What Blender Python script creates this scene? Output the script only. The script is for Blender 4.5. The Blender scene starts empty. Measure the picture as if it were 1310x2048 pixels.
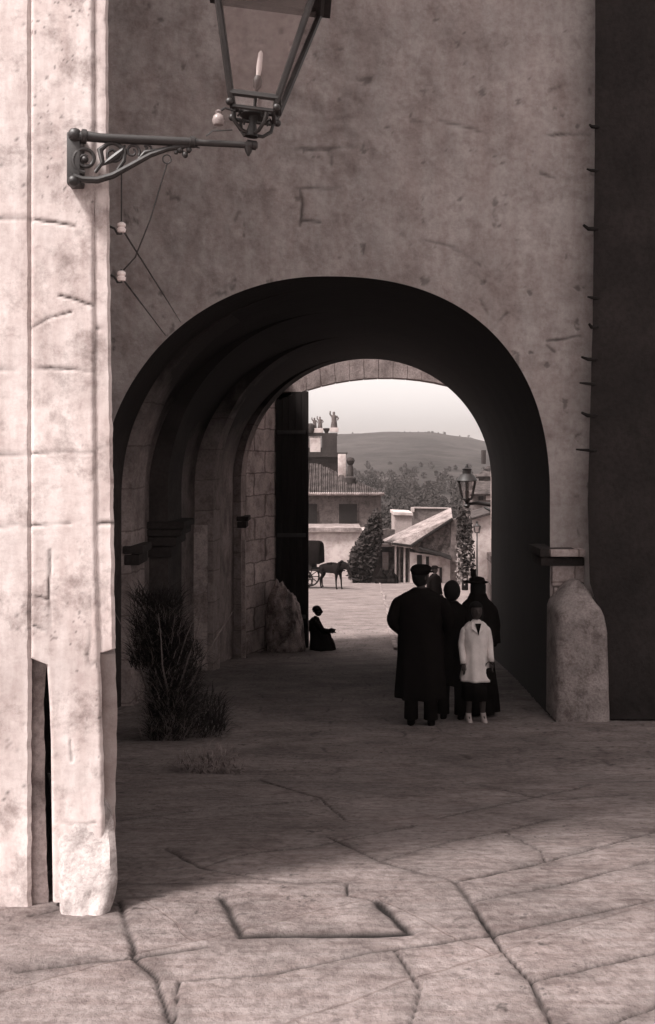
import bpy, bmesh, math, random
import numpy as np
from mathutils import Vector, Matrix
random.seed(7); rng = np.random.default_rng(11)
R = math.radians
SC = bpy.context.scene
COL = SC.collection
F = 2000.0; CX = 655.0; CY = 916.0; CZ = 1.6       # focal length in photo pixels, vanishing point, eye height

def P(px, py, Y):                                   # point of the place seen at a photo pixel, Y metres away
    return Vector(((px-CX)*Y/F, Y, CZ+(CY-py)*Y/F))

# ------------------------------------------------------------------ noise
def vnoise(x, y, seed=0):
    x = np.asarray(x, float); y = np.asarray(y, float)
    xi = np.floor(x).astype(np.int64); yi = np.floor(y).astype(np.int64)
    xf = x-xi; yf = y-yi
    u = xf*xf*(3-2*xf); v = yf*yf*(3-2*yf)
    def h(a, b):
        n = (a*374761393 + b*668265263 + seed*974634777) & 0xffffffff
        n = ((n ^ (n >> 13))*1274126177) & 0xffffffff
        return ((n ^ (n >> 16)) & 0xffff)/32767.5-1
    return (h(xi, yi)*(1-u)+h(xi+1, yi)*u)*(1-v)+(h(xi, yi+1)*(1-u)+h(xi+1, yi+1)*u)*v
def fbm(x, y, o=4, seed=0):
    s = 0; a = 1; t = 0
    for k in range(o):
        s = s+a*vnoise(np.asarray(x)*2**k, np.asarray(y)*2**k, seed+k*17); t += a; a *= .5
    return s/t

# ------------------------------------------------------------------ materials
def tint(v, w=.5):                                   # warm sepia-grey stone and cloth, linear albedo
    if isinstance(v, tuple): return (*v, 1)
    return (v, v*(.80+.09*w), v*(.765+.095*w), 1)
MATS = {}
def mat(name, a, b=None, scale=2.0, speck=.25, bump=.3, bscale=30, rough=.9, stretch=(1,1,1), brick=None,
        attr=None, metal=0, blotch=None, w=.5, bdist=.02, streak=None, spec=.15, shade_up=None):
    if name in MATS: return MATS[name]
    m = bpy.data.materials.new(name); m.use_nodes = True
    nt = m.node_tree; N = nt.nodes; L = nt.links
    bs = N['Principled BSDF']; bs.inputs['Roughness'].default_value = rough; bs.inputs['Metallic'].default_value = metal; bs.inputs['Specular IOR Level'].default_value = spec
    if b is None: b = a*.7
    tc = N.new('ShaderNodeTexCoord'); mp = N.new('ShaderNodeMapping'); mp.inputs['Scale'].default_value = stretch
    L.new(tc.outputs['Object'], mp.inputs[0]); vec = mp.outputs[0]
    def noise(sc, det=6, ro=.6, v=vec, d=0):
        n = N.new('ShaderNodeTexNoise'); n.inputs['Scale'].default_value = sc; n.inputs['Detail'].default_value = det
        n.inputs['Roughness'].default_value = ro; n.inputs['Distortion'].default_value = d; L.new(v, n.inputs['Vector']); return n.outputs['Fac']
    def ramp(f, p0, p1, c0, c1):
        r = N.new('ShaderNodeValToRGB'); r.color_ramp.elements[0].position = p0; r.color_ramp.elements[1].position = p1
        r.color_ramp.elements[0].color = c0; r.color_ramp.elements[1].color = c1; L.new(f, r.inputs[0]); return r.outputs[0]
    def mul(c1, c2, fac=1.0):
        x = N.new('ShaderNodeMix'); x.data_type = 'RGBA'; x.blend_type = 'MULTIPLY'; x.inputs[0].default_value = fac
        L.new(c1, x.inputs[6]); L.new(c2, x.inputs[7]); return x.outputs[2]
    c = ramp(noise(scale), .32, .68, tint(b, w), tint(a, w))
    g0 = 1-speck
    c = mul(c, ramp(noise(scale*13, 4, .7), .36, .58, (g0, g0*.97, g0*.97, 1), (1, 1, 1, 1)))
    if blotch:
        sc, amt, p0, p1 = blotch
        c = mul(c, ramp(noise(sc, 8, .74, d=.15), p0, p1, (1-amt, (1-amt)*.95, (1-amt)*.94, 1), (1, 1, 1, 1)))
    if streak:
        sx, amt = streak
        m2 = N.new('ShaderNodeMapping'); m2.inputs['Scale'].default_value = sx; L.new(tc.outputs['Object'], m2.inputs[0])
        c = mul(c, ramp(noise(1.0, 7, .65, m2.outputs[0]), .38, .6, (1-amt, (1-amt)*.95, (1-amt)*.94, 1), (1, 1, 1, 1)))
    hsock = None
    if brick:
        ax, bw, bh, jd, ms = brick[:5]; ang = brick[5] if len(brick) > 5 else 0
        sp = N.new('ShaderNodeSeparateXYZ'); L.new(tc.outputs['Object'], sp.inputs[0]); cb = N.new('ShaderNodeCombineXYZ')
        L.new(sp.outputs['XYZ'.index(ax[0])], cb.inputs[0]); L.new(sp.outputs['XYZ'.index(ax[1])], cb.inputs[1])
        dn = N.new('ShaderNodeTexNoise'); dn.inputs['Scale'].default_value = 3; L.new(tc.outputs['Object'], dn.inputs['Vector'])
        ad = N.new('ShaderNodeVectorMath'); ad.operation = 'MULTIPLY_ADD'; vr = N.new('ShaderNodeVectorRotate'); vr.rotation_type = 'Z_AXIS'; vr.inputs['Angle'].default_value = ang; L.new(cb.outputs[0], vr.inputs['Vector']); L.new(dn.outputs['Color'], ad.inputs[0])
        ad.inputs[1].default_value = (.08, .08, 0); L.new(vr.outputs[0], ad.inputs[2])
        bt = N.new('ShaderNodeTexBrick'); L.new(ad.outputs[0], bt.inputs['Vector']); bt.inputs['Scale'].default_value = 1
        bt.inputs['Brick Width'].default_value = bw; bt.inputs['Row Height'].default_value = bh
        bt.inputs['Mortar Size'].default_value = ms; bt.inputs['Mortar Smooth'].default_value = .3
        bt.inputs['Color1'].default_value = (1, 1, 1, 1); bt.inputs['Color2'].default_value = (.78, .77, .77, 1)
        bt.inputs['Mortar'].default_value = (1-jd, (1-jd)*.96, (1-jd)*.95, 1)
        c = mul(c, bt.outputs['Color']); hsock = bt.outputs['Fac']
    if attr:
        an = N.new('ShaderNodeAttribute'); an.attribute_name = attr; an.attribute_type = 'GEOMETRY'
        x = N.new('ShaderNodeMix'); x.data_type = 'RGBA'; L.new(an.outputs['Fac'], x.inputs[0]); L.new(c, x.inputs[6])
        x.inputs[7].default_value = tint(.014, 0); c = x.outputs[2]
    if shade_up:  # vault shade put into the colour: darker with height, edge broken by noise
        z0, z1, dark = shade_up
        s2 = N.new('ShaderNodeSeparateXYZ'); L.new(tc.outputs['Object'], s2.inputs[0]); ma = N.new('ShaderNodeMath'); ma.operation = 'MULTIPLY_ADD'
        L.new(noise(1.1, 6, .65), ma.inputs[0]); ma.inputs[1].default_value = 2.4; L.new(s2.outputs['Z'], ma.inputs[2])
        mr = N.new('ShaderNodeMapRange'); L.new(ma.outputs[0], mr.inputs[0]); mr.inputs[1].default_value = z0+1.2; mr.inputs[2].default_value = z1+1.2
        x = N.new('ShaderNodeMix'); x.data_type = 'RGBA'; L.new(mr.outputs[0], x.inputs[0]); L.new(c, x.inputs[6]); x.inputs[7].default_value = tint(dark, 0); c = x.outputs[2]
    L.new(c, bs.inputs['Base Color'])
    if bump:
        bn = N.new('ShaderNodeBump'); bn.inputs['Strength'].default_value = bump; bn.inputs['Distance'].default_value = bdist
        L.new(noise(bscale, 6, .65), bn.inputs['Height']); out = bn.outputs[0]
        if hsock is not None:
            b2 = N.new('ShaderNodeBump'); b2.invert = True; b2.inputs['Strength'].default_value = .6; b2.inputs['Distance'].default_value = .02
            L.new(hsock, b2.inputs['Height']); L.new(out, b2.inputs['Normal']); out = b2.outputs[0]
        L.new(out, bs.inputs['Normal'])
    MATS[name] = m; return m
def glassmat():
    m = bpy.data.materials.new('old_glass'); m.use_nodes = True; nt = m.node_tree; N = nt.nodes; L = nt.links
    for n in list(N): N.remove(n)
    o = N.new('ShaderNodeOutputMaterial'); mx = N.new('ShaderNodeMixShader'); t = N.new('ShaderNodeBsdfTransparent'); g = N.new('ShaderNodeBsdfGlossy')
    t.inputs[0].default_value = (.94, .93, .93, 1); g.inputs['Roughness'].default_value = .15; g.inputs[0].default_value = tint(.8, 1)
    n = N.new('ShaderNodeTexNoise'); n.inputs['Scale'].default_value = 9
    r = N.new('ShaderNodeMapRange'); r.inputs[3].default_value = .03; r.inputs[4].default_value = .16; L.new(n.outputs['Fac'], r.inputs[0])
    L.new(r.outputs[0], mx.inputs[0]); L.new(t.outputs[0], mx.inputs[1]); L.new(g.outputs[0], mx.inputs[2]); L.new(mx.outputs[0], o.inputs[0]); return m

# ------------------------------------------------------------------ mesh builder
class MB:
    def __init__(s): s.v = []; s.f = []
    def add(s, vs, fs):
        o = len(s.v); s.v += [tuple(p) for p in vs]; s.f += [tuple(i+o for i in q) for q in fs]; return s
    def hexa(s, p):                                   # 8 corners: bottom ring 0-3, top ring 4-7
        return s.add(p, [(3,2,1,0),(4,5,6,7),(0,1,5,4),(1,2,6,5),(2,3,7,6),(3,0,4,7)])
    def box(s, c, d, rz=0, rx=0, ry=0, bev=0):
        bm = bmesh.new(); bmesh.ops.create_cube(bm, size=1)
        bmesh.ops.scale(bm, vec=d, verts=bm.verts)
        if bev: bmesh.ops.bevel(bm, geom=bm.edges[:], offset=bev, segments=2, affect='EDGES', profile=.6)
        bmesh.ops.transform(bm, matrix=Matrix.Translation(c) @ Matrix.Rotation(rz,4,'Z') @ Matrix.Rotation(ry,4,'Y') @ Matrix.Rotation(rx,4,'X'), verts=bm.verts)
        return s.bm(bm)
    def bm(s, bm):
        bm.verts.index_update(); s.add([v.co[:] for v in bm.verts], [[v.index for v in f.verts] for f in bm.faces]); bm.free(); return s
    def rings(s, rr, cap=True, closed=True):
        n = len(rr[0]); o = len(s.v)
        for r in rr: s.v += [tuple(p) for p in r]
        for i in range(len(rr)-1):
            for j in range(n if closed else n-1):
                a = o+i*n+j; b = o+i*n+(j+1)%n
                s.f.append((a, b, b+n, a+n))
        if cap: s.f.append(tuple(o+j for j in range(n))[::-1]); s.f.append(tuple(o+(len(rr)-1)*n+j for j in range(n)))
        return s
    def tube(s, pts, r, seg=8, flat=1.0):
        pts = [Vector(p) for p in pts]; n = len(pts)
        rs = r if hasattr(r, '__len__') else [r]*n
        rr = []; up = None
        for i, p in enumerate(pts):
            d = (pts[min(i+1, n-1)]-pts[max(i-1, 0)])
            if d.length < 1e-9: d = Vector((0,0,1))
            d.normalize()
            if up is None: up = Vector((0,1,0)) if abs(d.y) < .9 else Vector((1,0,0))
            a = d.cross(up).normalized(); b = a.cross(d).normalized(); up = b
            rr.append([p+(a*math.cos(2*math.pi*k/seg)+b*math.sin(2*math.pi*k/seg)*flat)*rs[i] for k in range(seg)])
        return s.rings(rr)
    def lathe(s, prof, c=(0,0,0), seg=16, ax=None):
        M = Matrix.Translation(c) @ (Vector((0,0,1)).rotation_difference(Vector(ax)).to_matrix().to_4x4() if ax else Matrix())
        return s.rings([[M @ Vector((r*math.cos(2*math.pi*k/seg), r*math.sin(2*math.pi*k/seg), z)) for k in range(seg)] for r, z in prof])
    def ell(s, rr, seg=20):                           # stacked ellipses (cx, cy, z, rx, ry)
        return s.rings([[(x+a*math.cos(2*math.pi*k/seg), y+b*math.sin(2*math.pi*k/seg), z) for k in range(seg)] for x, y, z, a, b in rr])
    def prism(s, poly, d):                            # polygon of Vectors pushed along d
        n = len(poly); d = Vector(d)
        s.add([Vector(p) for p in poly]+[Vector(p)+d for p in poly],
              [tuple(range(n)), tuple(range(2*n-1, n-1, -1))]+[(i, i+n, (i+1) % n+n, (i+1) % n) for i in range(n)]); return s
    def sphere(s, c, r, sub=2, sc=(1,1,1), nz=0, seed=0):
        bm = bmesh.new(); bmesh.ops.create_icosphere(bm, subdivisions=sub, radius=1)
        for v in bm.verts:
            k = 1+nz*float(fbm(v.co.x*1.7+seed+v.co.z, v.co.y*1.7+seed*2-v.co.z*.7, 3, seed)) if nz else 1
            v.co = Vector((c[0]+v.co.x*r*sc[0]*k, c[1]+v.co.y*r*sc[1]*k, c[2]+v.co.z*r*sc[2]*k))
        return s.bm(bm)
    def move(s, M): s.v = [tuple(M @ Vector(p)) for p in s.v]; return s
    def build(s, name, m, parent=None, smooth=False, attr=None, local=False):
        me = bpy.data.meshes.new(name)
        og = ORG.get(parent.name if parent else None, Vector((0,0,0))) if not local else Vector((0,0,0))
        vs = [(p[0]-og.x, p[1]-og.y, p[2]-og.z) for p in s.v]
        me.from_pydata(vs, [], s.f)
        bm = bmesh.new(); bm.from_mesh(me); bmesh.ops.recalc_face_normals(bm, faces=bm.faces); bm.to_mesh(me); bm.free()
        if smooth:
            me.polygons.foreach_set('use_smooth', [True]*len(me.polygons))
            if smooth != 2: me.set_sharp_from_angle(angle=R(42))
        if attr:
            a = me.attributes.new(attr[0], 'FLOAT', 'POINT'); a.data.foreach_set('value', np.asarray(attr[1], np.float32))
        me.materials.append(m)
        o = bpy.data.objects.new(name, me); COL.objects.link(o)
        if parent: o.parent = parent; ORG[o.name] = og if not local else Vector((0,0,0))
        return o
ORG = {None: Vector((0,0,0))}
def tag(o, label, cat, group=None, kind=None):
    if label: o['label'] = label
    if cat: o['category'] = cat
    if group: o['group'] = group
    if kind: o['kind'] = kind
    return o
def thing(name, loc, label, cat, group=None):
    o = bpy.data.objects.new(name, None); COL.objects.link(o); o.location = loc; o.empty_display_size = .2
    ORG[o.name] = Vector(loc); return tag(o, label, cat, group)
def dup(root, loc, label=None, rz=None):
    r = root.copy(); COL.objects.link(r); r.location = loc
    if rz is not None: r.rotation_euler.z = rz
    if label: r['label'] = label
    for ch in root.children:
        c = ch.copy(); COL.objects.link(c); c.parent = r
        for g in ch.children:
            d = g.copy(); COL.objects.link(d); d.parent = c
    return r

# ------------------------------------------------------------------ ground height
HK = np.array([(-60,1.6),(3.3,1.6),(4.2,1.70),(6,2.07),(8,2.45),(10.2,2.84),(12,3.10),(16.8,3.66),(21.4,4.28),(22.5,4.36),(25,4.56),
               (35,5.36),(50,6.55),(58,7.2),(75,8.4),(110,9.6),(200,11),(4000,14)])
def _h(Y): return np.interp(Y, HK[:,0], HK[:,1])
def hY(Y):
    Y = np.asarray(Y, float); s = .25+.0*Y
    return (_h(Y-s)+_h(Y)+_h(Y+s)+_h(Y-2*s)+_h(Y+2*s))/5
def gz(X, Y): return float(CZ-hY(Y))
def G(px, py):                                       # ground point seen at a photo pixel
    lo, hi = 2.0, 300.0
    k = (py-CY)/F
    for _ in range(60):
        mid = (lo+hi)/2
        if float(hY(mid)) > k*mid: lo = mid
        else: hi = mid
    return Vector(((px-CX)*lo/F, lo, CZ-k*lo))

# joints between the flagstones (traced near the camera), groove half-width in metres
JL = [([(443,1793),(462,1830),(483,1871)], .024), ([(483,1871),(650,1867),(818,1863)], .024), ([(818,1863),(788,1832),(755,1800)], .024),
      ([(238,1800),(252,1850),(268,1903)], .016), ([(40,1940),(255,1913),(420,1890)], .009), ([(262,1905),(310,1950),(350,2060)], .012),
      ([(60,1832),(165,1805),(240,1806)], .008),([(248,1795),(330,1790)],.006),
      ([(330,1697),(400,1735),(520,1757),(600,1764)], .009), ([(400,1735),(500,1706),(615,1694),(700,1676),(830,1650)], .007),
      ([(655,1672),(760,1722),(912,1763)], .009), ([(912,1763),(938,1800),(985,1868)], .019), ([(912,1763),(1090,1722),(1250,1680),(1340,1655)], .010),
      ([(945,1803),(1130,1765),(1340,1712)], .007), ([(560,1945),(730,1905),(985,1868),(1250,1812),(1340,1792)], .009),
      ([(985,1868),(1010,1905),(1060,1960),(1110,2060)], .008), ([(865,1638),(1040,1600),(1180,1570)], .009), ([(760,1722),(870,1690),(1010,1660),(1100,1638)], .006),
      ([(1010,1662),(1080,1700),(1090,1722)], .006), ([(690,1763),(697,1790),(755,1800)], .006),
      ([(240,1640),(420,1618),(640,1600),(860,1590)], .006), ([(520,1560),(640,1596),(690,1640)], .006), ([(960,1570),(1100,1600),(1250,1590)], .006),
      ([(350,2060),(360,1960),(560,1945)], .007), ([(820,2060),(840,1975),(790,1898)], .008), ([(200,1768),(440,1764),(690,1763)], .006), ([(1180,2060),(1340,2000)], .008), ([(1060,1960),(1340,1900)], .007)]
def seglist():
    out = []
    for pts, w in JL:
        q = [G(*p) for p in pts]
        for a, b in zip(q[:-1], q[1:]): out.append((a.x, a.y, b.x, b.y, w))
    return out
def build_ground():
    xs = np.concatenate([-np.geomspace(2500, 4.2, 26), np.concatenate([np.arange(-4.0,-1.4,.035), np.arange(-1.4,1.7,.009), np.arange(1.7,4.6,.035)]), np.geomspace(4.8, 2500, 26)])
    ysd = [2.3]
    while ysd[-1] < 30: ysd.append(ysd[-1]+max(.010, .0040*ysd[-1]-.0035))
    ys = np.concatenate([-np.geomspace(60, .6, 12)+.5, np.linspace(.2, 2.2, 8), ysd, np.geomspace(31, 4000, 50)])
    X, Y = np.meshgrid(xs, ys); Z = CZ-hY(Y)
    near = (np.abs(X) < 5) & (Y > 1) & (Y < 30)
    fade = np.clip((8-Y)/3, 0, 1)
    Z = Z+near*(.006*fbm(X*2.2, Y*3.1, 4, 3)+.004*fbm(X*9, Y*22, 3, 8)*np.clip(Y/6, .6, 2.2))
    D = np.zeros_like(Z); DW = np.zeros_like(Z)
    wx = X+.007*fbm(X*9, Y*9, 3, 21); wy = Y+.007*fbm(X*9, Y*9, 3, 22)
    for ax, ay, bx, by, w in seglist():
        m = (Y > min(ay, by)-.15) & (Y < max(ay, by)+.15) & (X > min(ax, bx)-.15) & (X < max(ax, bx)+.15)
        if not m.any(): continue
        px = wx[m]; py = wy[m]; dx = bx-ax; dy = by-ay; t = np.clip(((px-ax)*dx+(py-ay)*dy)/(dx*dx+dy*dy+1e-9), 0, 1)
        d = np.hypot(px-ax-t*dx, py-ay-t*dy)
        ww = w*(.5+.3*abs(bx-ax)/(abs(bx-ax)+abs(by-ay)+1e-6))*(.75+.6*np.abs(vnoise(px*6, py*6, 5)))*(1+.12*py)
        D[m] = np.maximum(D[m], np.exp(-(d/ww)**2)*(.72+.28*vnoise(px*4, py*4, 6)))
        DW[m] = np.maximum(DW[m], np.exp(-(d/(4.5*w+.02))**2)*np.clip(.25+.5*fbm(px*9, py*9, 3, 47), 0, .5))
    # worn, low transverse steps and setts further in
    inner = np.clip((Y-6.5)/1.5, 0, 1)*near
    row = Y/.46+.25*fbm(X*.8, Y*.5, 3, 31)+.05*vnoise(X*5, Y*2, 32); fr = row-np.floor(row)
    ri = np.floor(row)
    Z = Z+inner*(.035*(fr-.5))*(.6+.5*vnoise(ri*3.3, X*.4, 33))
    edge = np.exp(-((np.minimum(fr, 1-fr))/.07)**2)*inner
    col = X/.85+.37*ri+.12*vnoise(X*3, Y*3, 34); fc = col-np.floor(col)
    cedge = np.exp(-((np.minimum(fc, 1-fc))/.022)**2)*inner
    brk = np.clip(.45+.9*vnoise(X*1.3+ri*7, ri*1.7, 35), 0, 1)
    D = np.maximum(D, np.maximum(edge*brk*.75, cedge*.35*np.clip(vnoise(X, Y*2, 36)+.6, 0, 1)))
    Z = Z-.02*D*near
    spk = np.clip((fbm(X*34, Y*34, 3, 48)-.50)*6, 0, .75)*np.clip((fbm(X*1.6, Y*1.6, 3, 49)+.35)*1.8, 0, 1)*near
    D = np.maximum(np.maximum(D*1.35, DW*.8), spk)
    n, k = X.shape
    idx = np.arange(n*k).reshape(n, k)
    quads = np.stack([idx[:-1,:-1], idx[:-1,1:], idx[1:,1:], idx[1:,:-1]], -1).reshape(-1, 4)
    me = bpy.data.meshes.new('ground'); me.vertices.add(n*k)
    me.vertices.foreach_set('co', np.stack([X, Y, Z], -1).reshape(-1).astype(np.float32))
    me.loops.add(quads.size); me.loops.foreach_set('vertex_index', quads.reshape(-1).astype(np.int32))
    me.polygons.add(len(quads)); me.polygons.foreach_set('loop_start', np.arange(0, quads.size, 4, dtype=np.int32))
    me.polygons.foreach_set('use_smooth', np.ones(len(quads), bool))
    me.update(calc_edges=True); me.validate()
    a = me.attributes.new('joint', 'FLOAT', 'POINT'); a.data.foreach_set('value', np.clip(D, 0, 1).reshape(-1).astype(np.float32))
    me.materials.append(mat('worn_paving', .31, .19, scale=1.7, speck=.34, bump=.6, bscale=42, attr='joint', blotch=(2.3,.28,.3,.5),
                            streak=((4,26,1),.22), bdist=.03, brick=('XY',1.5,.62,.22,.006,R(-33))))
    o = bpy.data.objects.new('ground', me); COL.objects.link(o); o['kind'] = 'structure'; return o
build_ground()

# ------------------------------------------------------------------ shared materials
M_white = mat('pale_limestone', .72, .52, scale=1.6, speck=.14, bump=.16, bscale=34, blotch=(4.2,.46,.36,.50), w=.95, attr='crack', streak=((9,9,1.6),.22), bdist=.01)
M_wall = mat('weathered_render', .54, .38, scale=.9, speck=.16, bump=.5, bscale=9, blotch=(2.2,.28,.33,.52), attr='crack', w=.9, bdist=.02, streak=((3.5,1,.9),.14))
M_in = mat('dark_masonry', .055, .032, scale=1.4, speck=.3, bump=.6, bscale=14, blotch=(2.5,.35,.34,.55), w=.1)  # even dark base colour, slightly mottled
M_vault = mat('shaded_vault', .022, .014, scale=1.2, speck=.2, bump=.5, bscale=9, w=0)  # passage shade put into a near-black base for crown and right side
M_in2 = mat('rib_shade_stone', .085, .045, scale=1.4, speck=.3, bump=.5, bscale=14, blotch=(2.5,.35,.36,.55), w=.1, shade_up=(2.7,3.9,.02))  # rib stone with the vault shade painted in towards the top
M_rib2 = mat('rib_course_stone', .50, .30, scale=1.8, speck=.25, bump=.5, bscale=16, blotch=(4,.35,.36,.52), w=.2, brick=('XZ',3,.55,.4,.012), shade_up=(2.9,4.4,.03))
M_rib = mat('rib_stone', .56, .34, scale=1.8, speck=.25, bump=.5, bscale=16, blotch=(4,.35,.36,.52), w=.2, brick=('XZ',3,.55,.4,.012))
M_court = mat('court_ashlar', .78, .5, scale=2, speck=.25, bump=.6, bscale=14, blotch=(3,.45,.36,.52), w=.3, brick=('XZ',.42,.5,.55,.016))
M_dark = mat('buttress_stone', .034, .018, scale=1.3, speck=.25, bump=.5, bscale=16, w=0)  # even dark base colour for the buttress
M_iron = mat('painted_iron', .032, .015, scale=14, speck=.3, bump=.25, bscale=60, rough=.5, w=.2, bdist=.003, spec=.5)
M_black = mat('dark_cloth', .009, .005, scale=8, speck=.2, bump=.3, bscale=80, w=0, bdist=.004, spec=0, rough=1)
M_black2 = mat('dark_brown_cloth', .013, .007, scale=8, speck=.2, bump=.3, bscale=80, w=0, bdist=.004, spec=0, rough=1)
M_hair = mat('dark_hair', .008, .005, scale=30, speck=.3, bump=.6, bscale=90, w=0, stretch=(4,4,.6), bdist=.004)
M_skin = mat('skin', .055, .042, scale=9, speck=.05, bump=.08, bscale=60, rough=.6, w=0)
M_blouse = mat('white_blouse', .70, .52, scale=6, speck=.06, bump=.3, bscale=40, w=1, bdist=.004)
M_wood = mat('black_timber', .022, .012, scale=2.5, speck=.3, bump=.5, bscale=14, stretch=(7,7,.6), w=0)
M_white2 = mat('foot_limestone', .56, .36, scale=5, speck=.25, bump=.5, bscale=30, blotch=(6,.5,.36,.48), w=.95, bdist=.015)
M_rubble = mat('rubble_limestone', .58, .38, scale=6, speck=.3, bump=.6, bscale=20, blotch=(6,.5,.38,.52), w=.6)
M_china = mat('porcelain', .85, .78, scale=20, speck=.04, bump=0, rough=.25, w=1, spec=.5)
M_leaf = mat('dark_foliage', .045, .018, scale=3, speck=.3, bump=0, w=.1)
M_straw = mat('dry_stalk', .30, .12, scale=5, speck=.3, bump=0, w=.1)
M_tile = mat('roof_tile', .11, .045, scale=1.6, speck=.45, bump=.8, bscale=5, blotch=(2.2,.6,.40,.54), w=.2, bdist=.06)
M_tilepale = mat('pale_roof_tile', .34, .20, scale=1.2, speck=.35, bump=.6, bscale=6, w=.4, bdist=.05, blotch=(2.4,.45,.38,.54))
M_house = mat('grey_render', .15, .09, scale=.8, speck=.25, bump=.4, bscale=4, blotch=(2.4,.55,.38,.54), w=.2, bdist=.04)
M_hwhite = mat('whitewash', .52, .40, scale=.5, speck=.1, bump=.3, bscale=5, blotch=(1.1,.34,.38,.54), w=.7, bdist=.04)
M_shut = mat('dark_shutter', .02, .012, scale=3, speck=.3, bump=.3, bscale=20, w=0)
M_rub = mat('rough_rubble_wall', .20, .05, scale=3.2, speck=.5, bump=.8, bscale=5, blotch=(3,.6,.42,.52), w=.2, bdist=.05)
M_grime = mat('soot_stone_far', .05, .025, scale=.8, speck=.35, bump=.4, bscale=4, w=.1, bdist=.04)
M_pane = glassmat()

# ------------------------------------------------------------------ corner building on the left (lit pier)
YP = 3.66
cb = thing('corner_building', (-2, 3.9, 0), 'sunlit pale limestone corner pier with flared foot at left edge of street', 'building')
def face_slab(poly, Y, depth, name, m, parent, rough=.006, res=.03, seed=0, lines=None):
    """stone slab whose front follows a photo outline at depth Y, with a dense uneven front face"""
    q = [P(x, y, Y) for x, y in poly]
    zs = [p.z for p in q]; z0, z1 = min(zs), max(zs)
    n = max(2, int((z1-z0)/res)); rows = []
    def span(z):
        xs = []
        for a, b in zip(q, q[1:]+q[:1]):
            if (a.z-z)*(b.z-z) <= 0 and abs(a.z-b.z) > 1e-9: xs.append(a.x+(b.x-a.x)*(z-a.z)/(b.z-a.z))
        return min(xs), max(xs)
    wmax = max(p.x for p in q)-min(p.x for p in q); k = max(3, int(wmax/res))
    mb = MB(); rr = []
    for i in range(n+1):
        z = z0+(z1-z0)*i/n; a, b = span(min(max(z, z0+1e-5), z1-1e-5))
        b += .0035*float(fbm(z*24, seed, 3, seed))
        ring = []
        for j in range(k+1):
            t = j/k; x = a+(b-a)*t
            e = min(t, 1-t)*(b-a); rnd = .012*max(0, 1-e/.012)**2
            ring.append((x, Y+rnd+rough*float(fbm(x*9+seed, z*9, 3, seed+5)), z))
        kb = ((Y+depth)/Y-1)*1.08 if b < 0 else 0; ka = a*(Y+depth)/Y+.02
        ring.append((b+b*kb, Y+depth, z)); ring.append((min(a, b+b*kb)-.05 if b < 0 else ka, Y+depth, z)); rr.append(ring)
    at = None
    if lines:
        segs = []
        for ln in lines:
            w = P(ln[0][0], ln[0][1], Y); q = [P(x, y, Y) for x, y in ln]; segs += [(a.x, a.z, b.x, b.z) for a, b in zip(q[:-1], q[1:])]
        A = np.array([p for r in rr for p in r]); X = A[:,0]+.006*fbm(A[:,0]*14, A[:,2]*14, 3, 71); Zz = A[:,2]+.006*fbm(A[:,0]*14, A[:,2]*14, 3, 72); D = np.zeros(len(A))
        for ax, az, bx, bz in segs:
            dx = bx-ax; dz = bz-az; t = np.clip(((X-ax)*dx+(Zz-az)*dz)/(dx*dx+dz*dz+1e-9), 0, 1)
            D = np.maximum(D, np.exp(-(np.hypot(X-ax-t*dx, Zz-az-t*dz)/.0048)**2)*np.clip(.55+.8*vnoise(X*9, Zz*9, 73), 0, 1))
        D0 = D.copy(); sp = np.clip((fbm(X*85, Zz*85, 2, 75)-.58)*8, 0, .8)*np.clip((fbm(X*3, Zz*3, 3, 76)+.25)*2, 0, 1); D = np.maximum(D, sp)
        i = 0
        for r in rr:
            for j in range(len(r)): r[j] = (r[j][0], r[j][1]+(.005*float(D0[i])+.001*float(D[i]) if r[j][1] < Y+.06 else 0), r[j][2]); i += 1
        at = ('crack', D*.8)
    mb.rings(rr); return mb.build(name, m, parent, smooth=True, attr=at)
PL = [[(-100,735),(75,736),(190,743)], [(-100,906),(70,907),(120,904),(190,906)], [(-100,1050),(85,1051),(140,1046)], [(120,592),(150,600),(185,610)], [(60,655),(100,635),(140,625)], [(180,1195),(183,1270),(172,1330)], [(172,1310),(180,1335),(190,1325)],
      [(135,190),(150,220),(170,270)], [(100,1100),(98,1200),(103,1330)], [(70,1250),(95,1262),(105,1310)], [(-100,440),(60,436),(150,452)], [(140,1480),(143,1520)], [(112,1640),(150,1652),(190,1645)], [(-60,1180),(50,1190),(95,1200)]]
SL = [[(180,902),(205,895),(230,884)], [(180,655),(230,662)], [(180,1050),(230,1046)], [(180,420),(225,424)]]
face_slab([(60,-700),(186,-700),(189,700),(192,1100),(203,1420),(208,1640),(208,1805),(104,1805),(100,1480),(97,1405),(92,1330),(60,1318)], YP, .62, 'pier', M_white, cb, seed=1, rough=.0011, res=.0075, lines=PL)
face_slab([(-400,-700),(61,-700),(61,1835),(-400,1835)], YP+.001, .6, 'pier', M_white, cb, seed=8, rough=.0011, res=.012, lines=PL)
face_slab([(184,-700),(211,-700),(216,300),(221,700),(226,1000),(229,1300),(186,1310)], YP+.012, .55, 'corner_strip', M_white, cb, seed=2, rough=.001, res=.011, lines=SL)
face_slab([(190,1309),(229,1309),(233,1420),(231,1540),(228,1760),(190,1760)], YP+.16, .4, 'strip_foot', M_wall, cb, seed=3)
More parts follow.
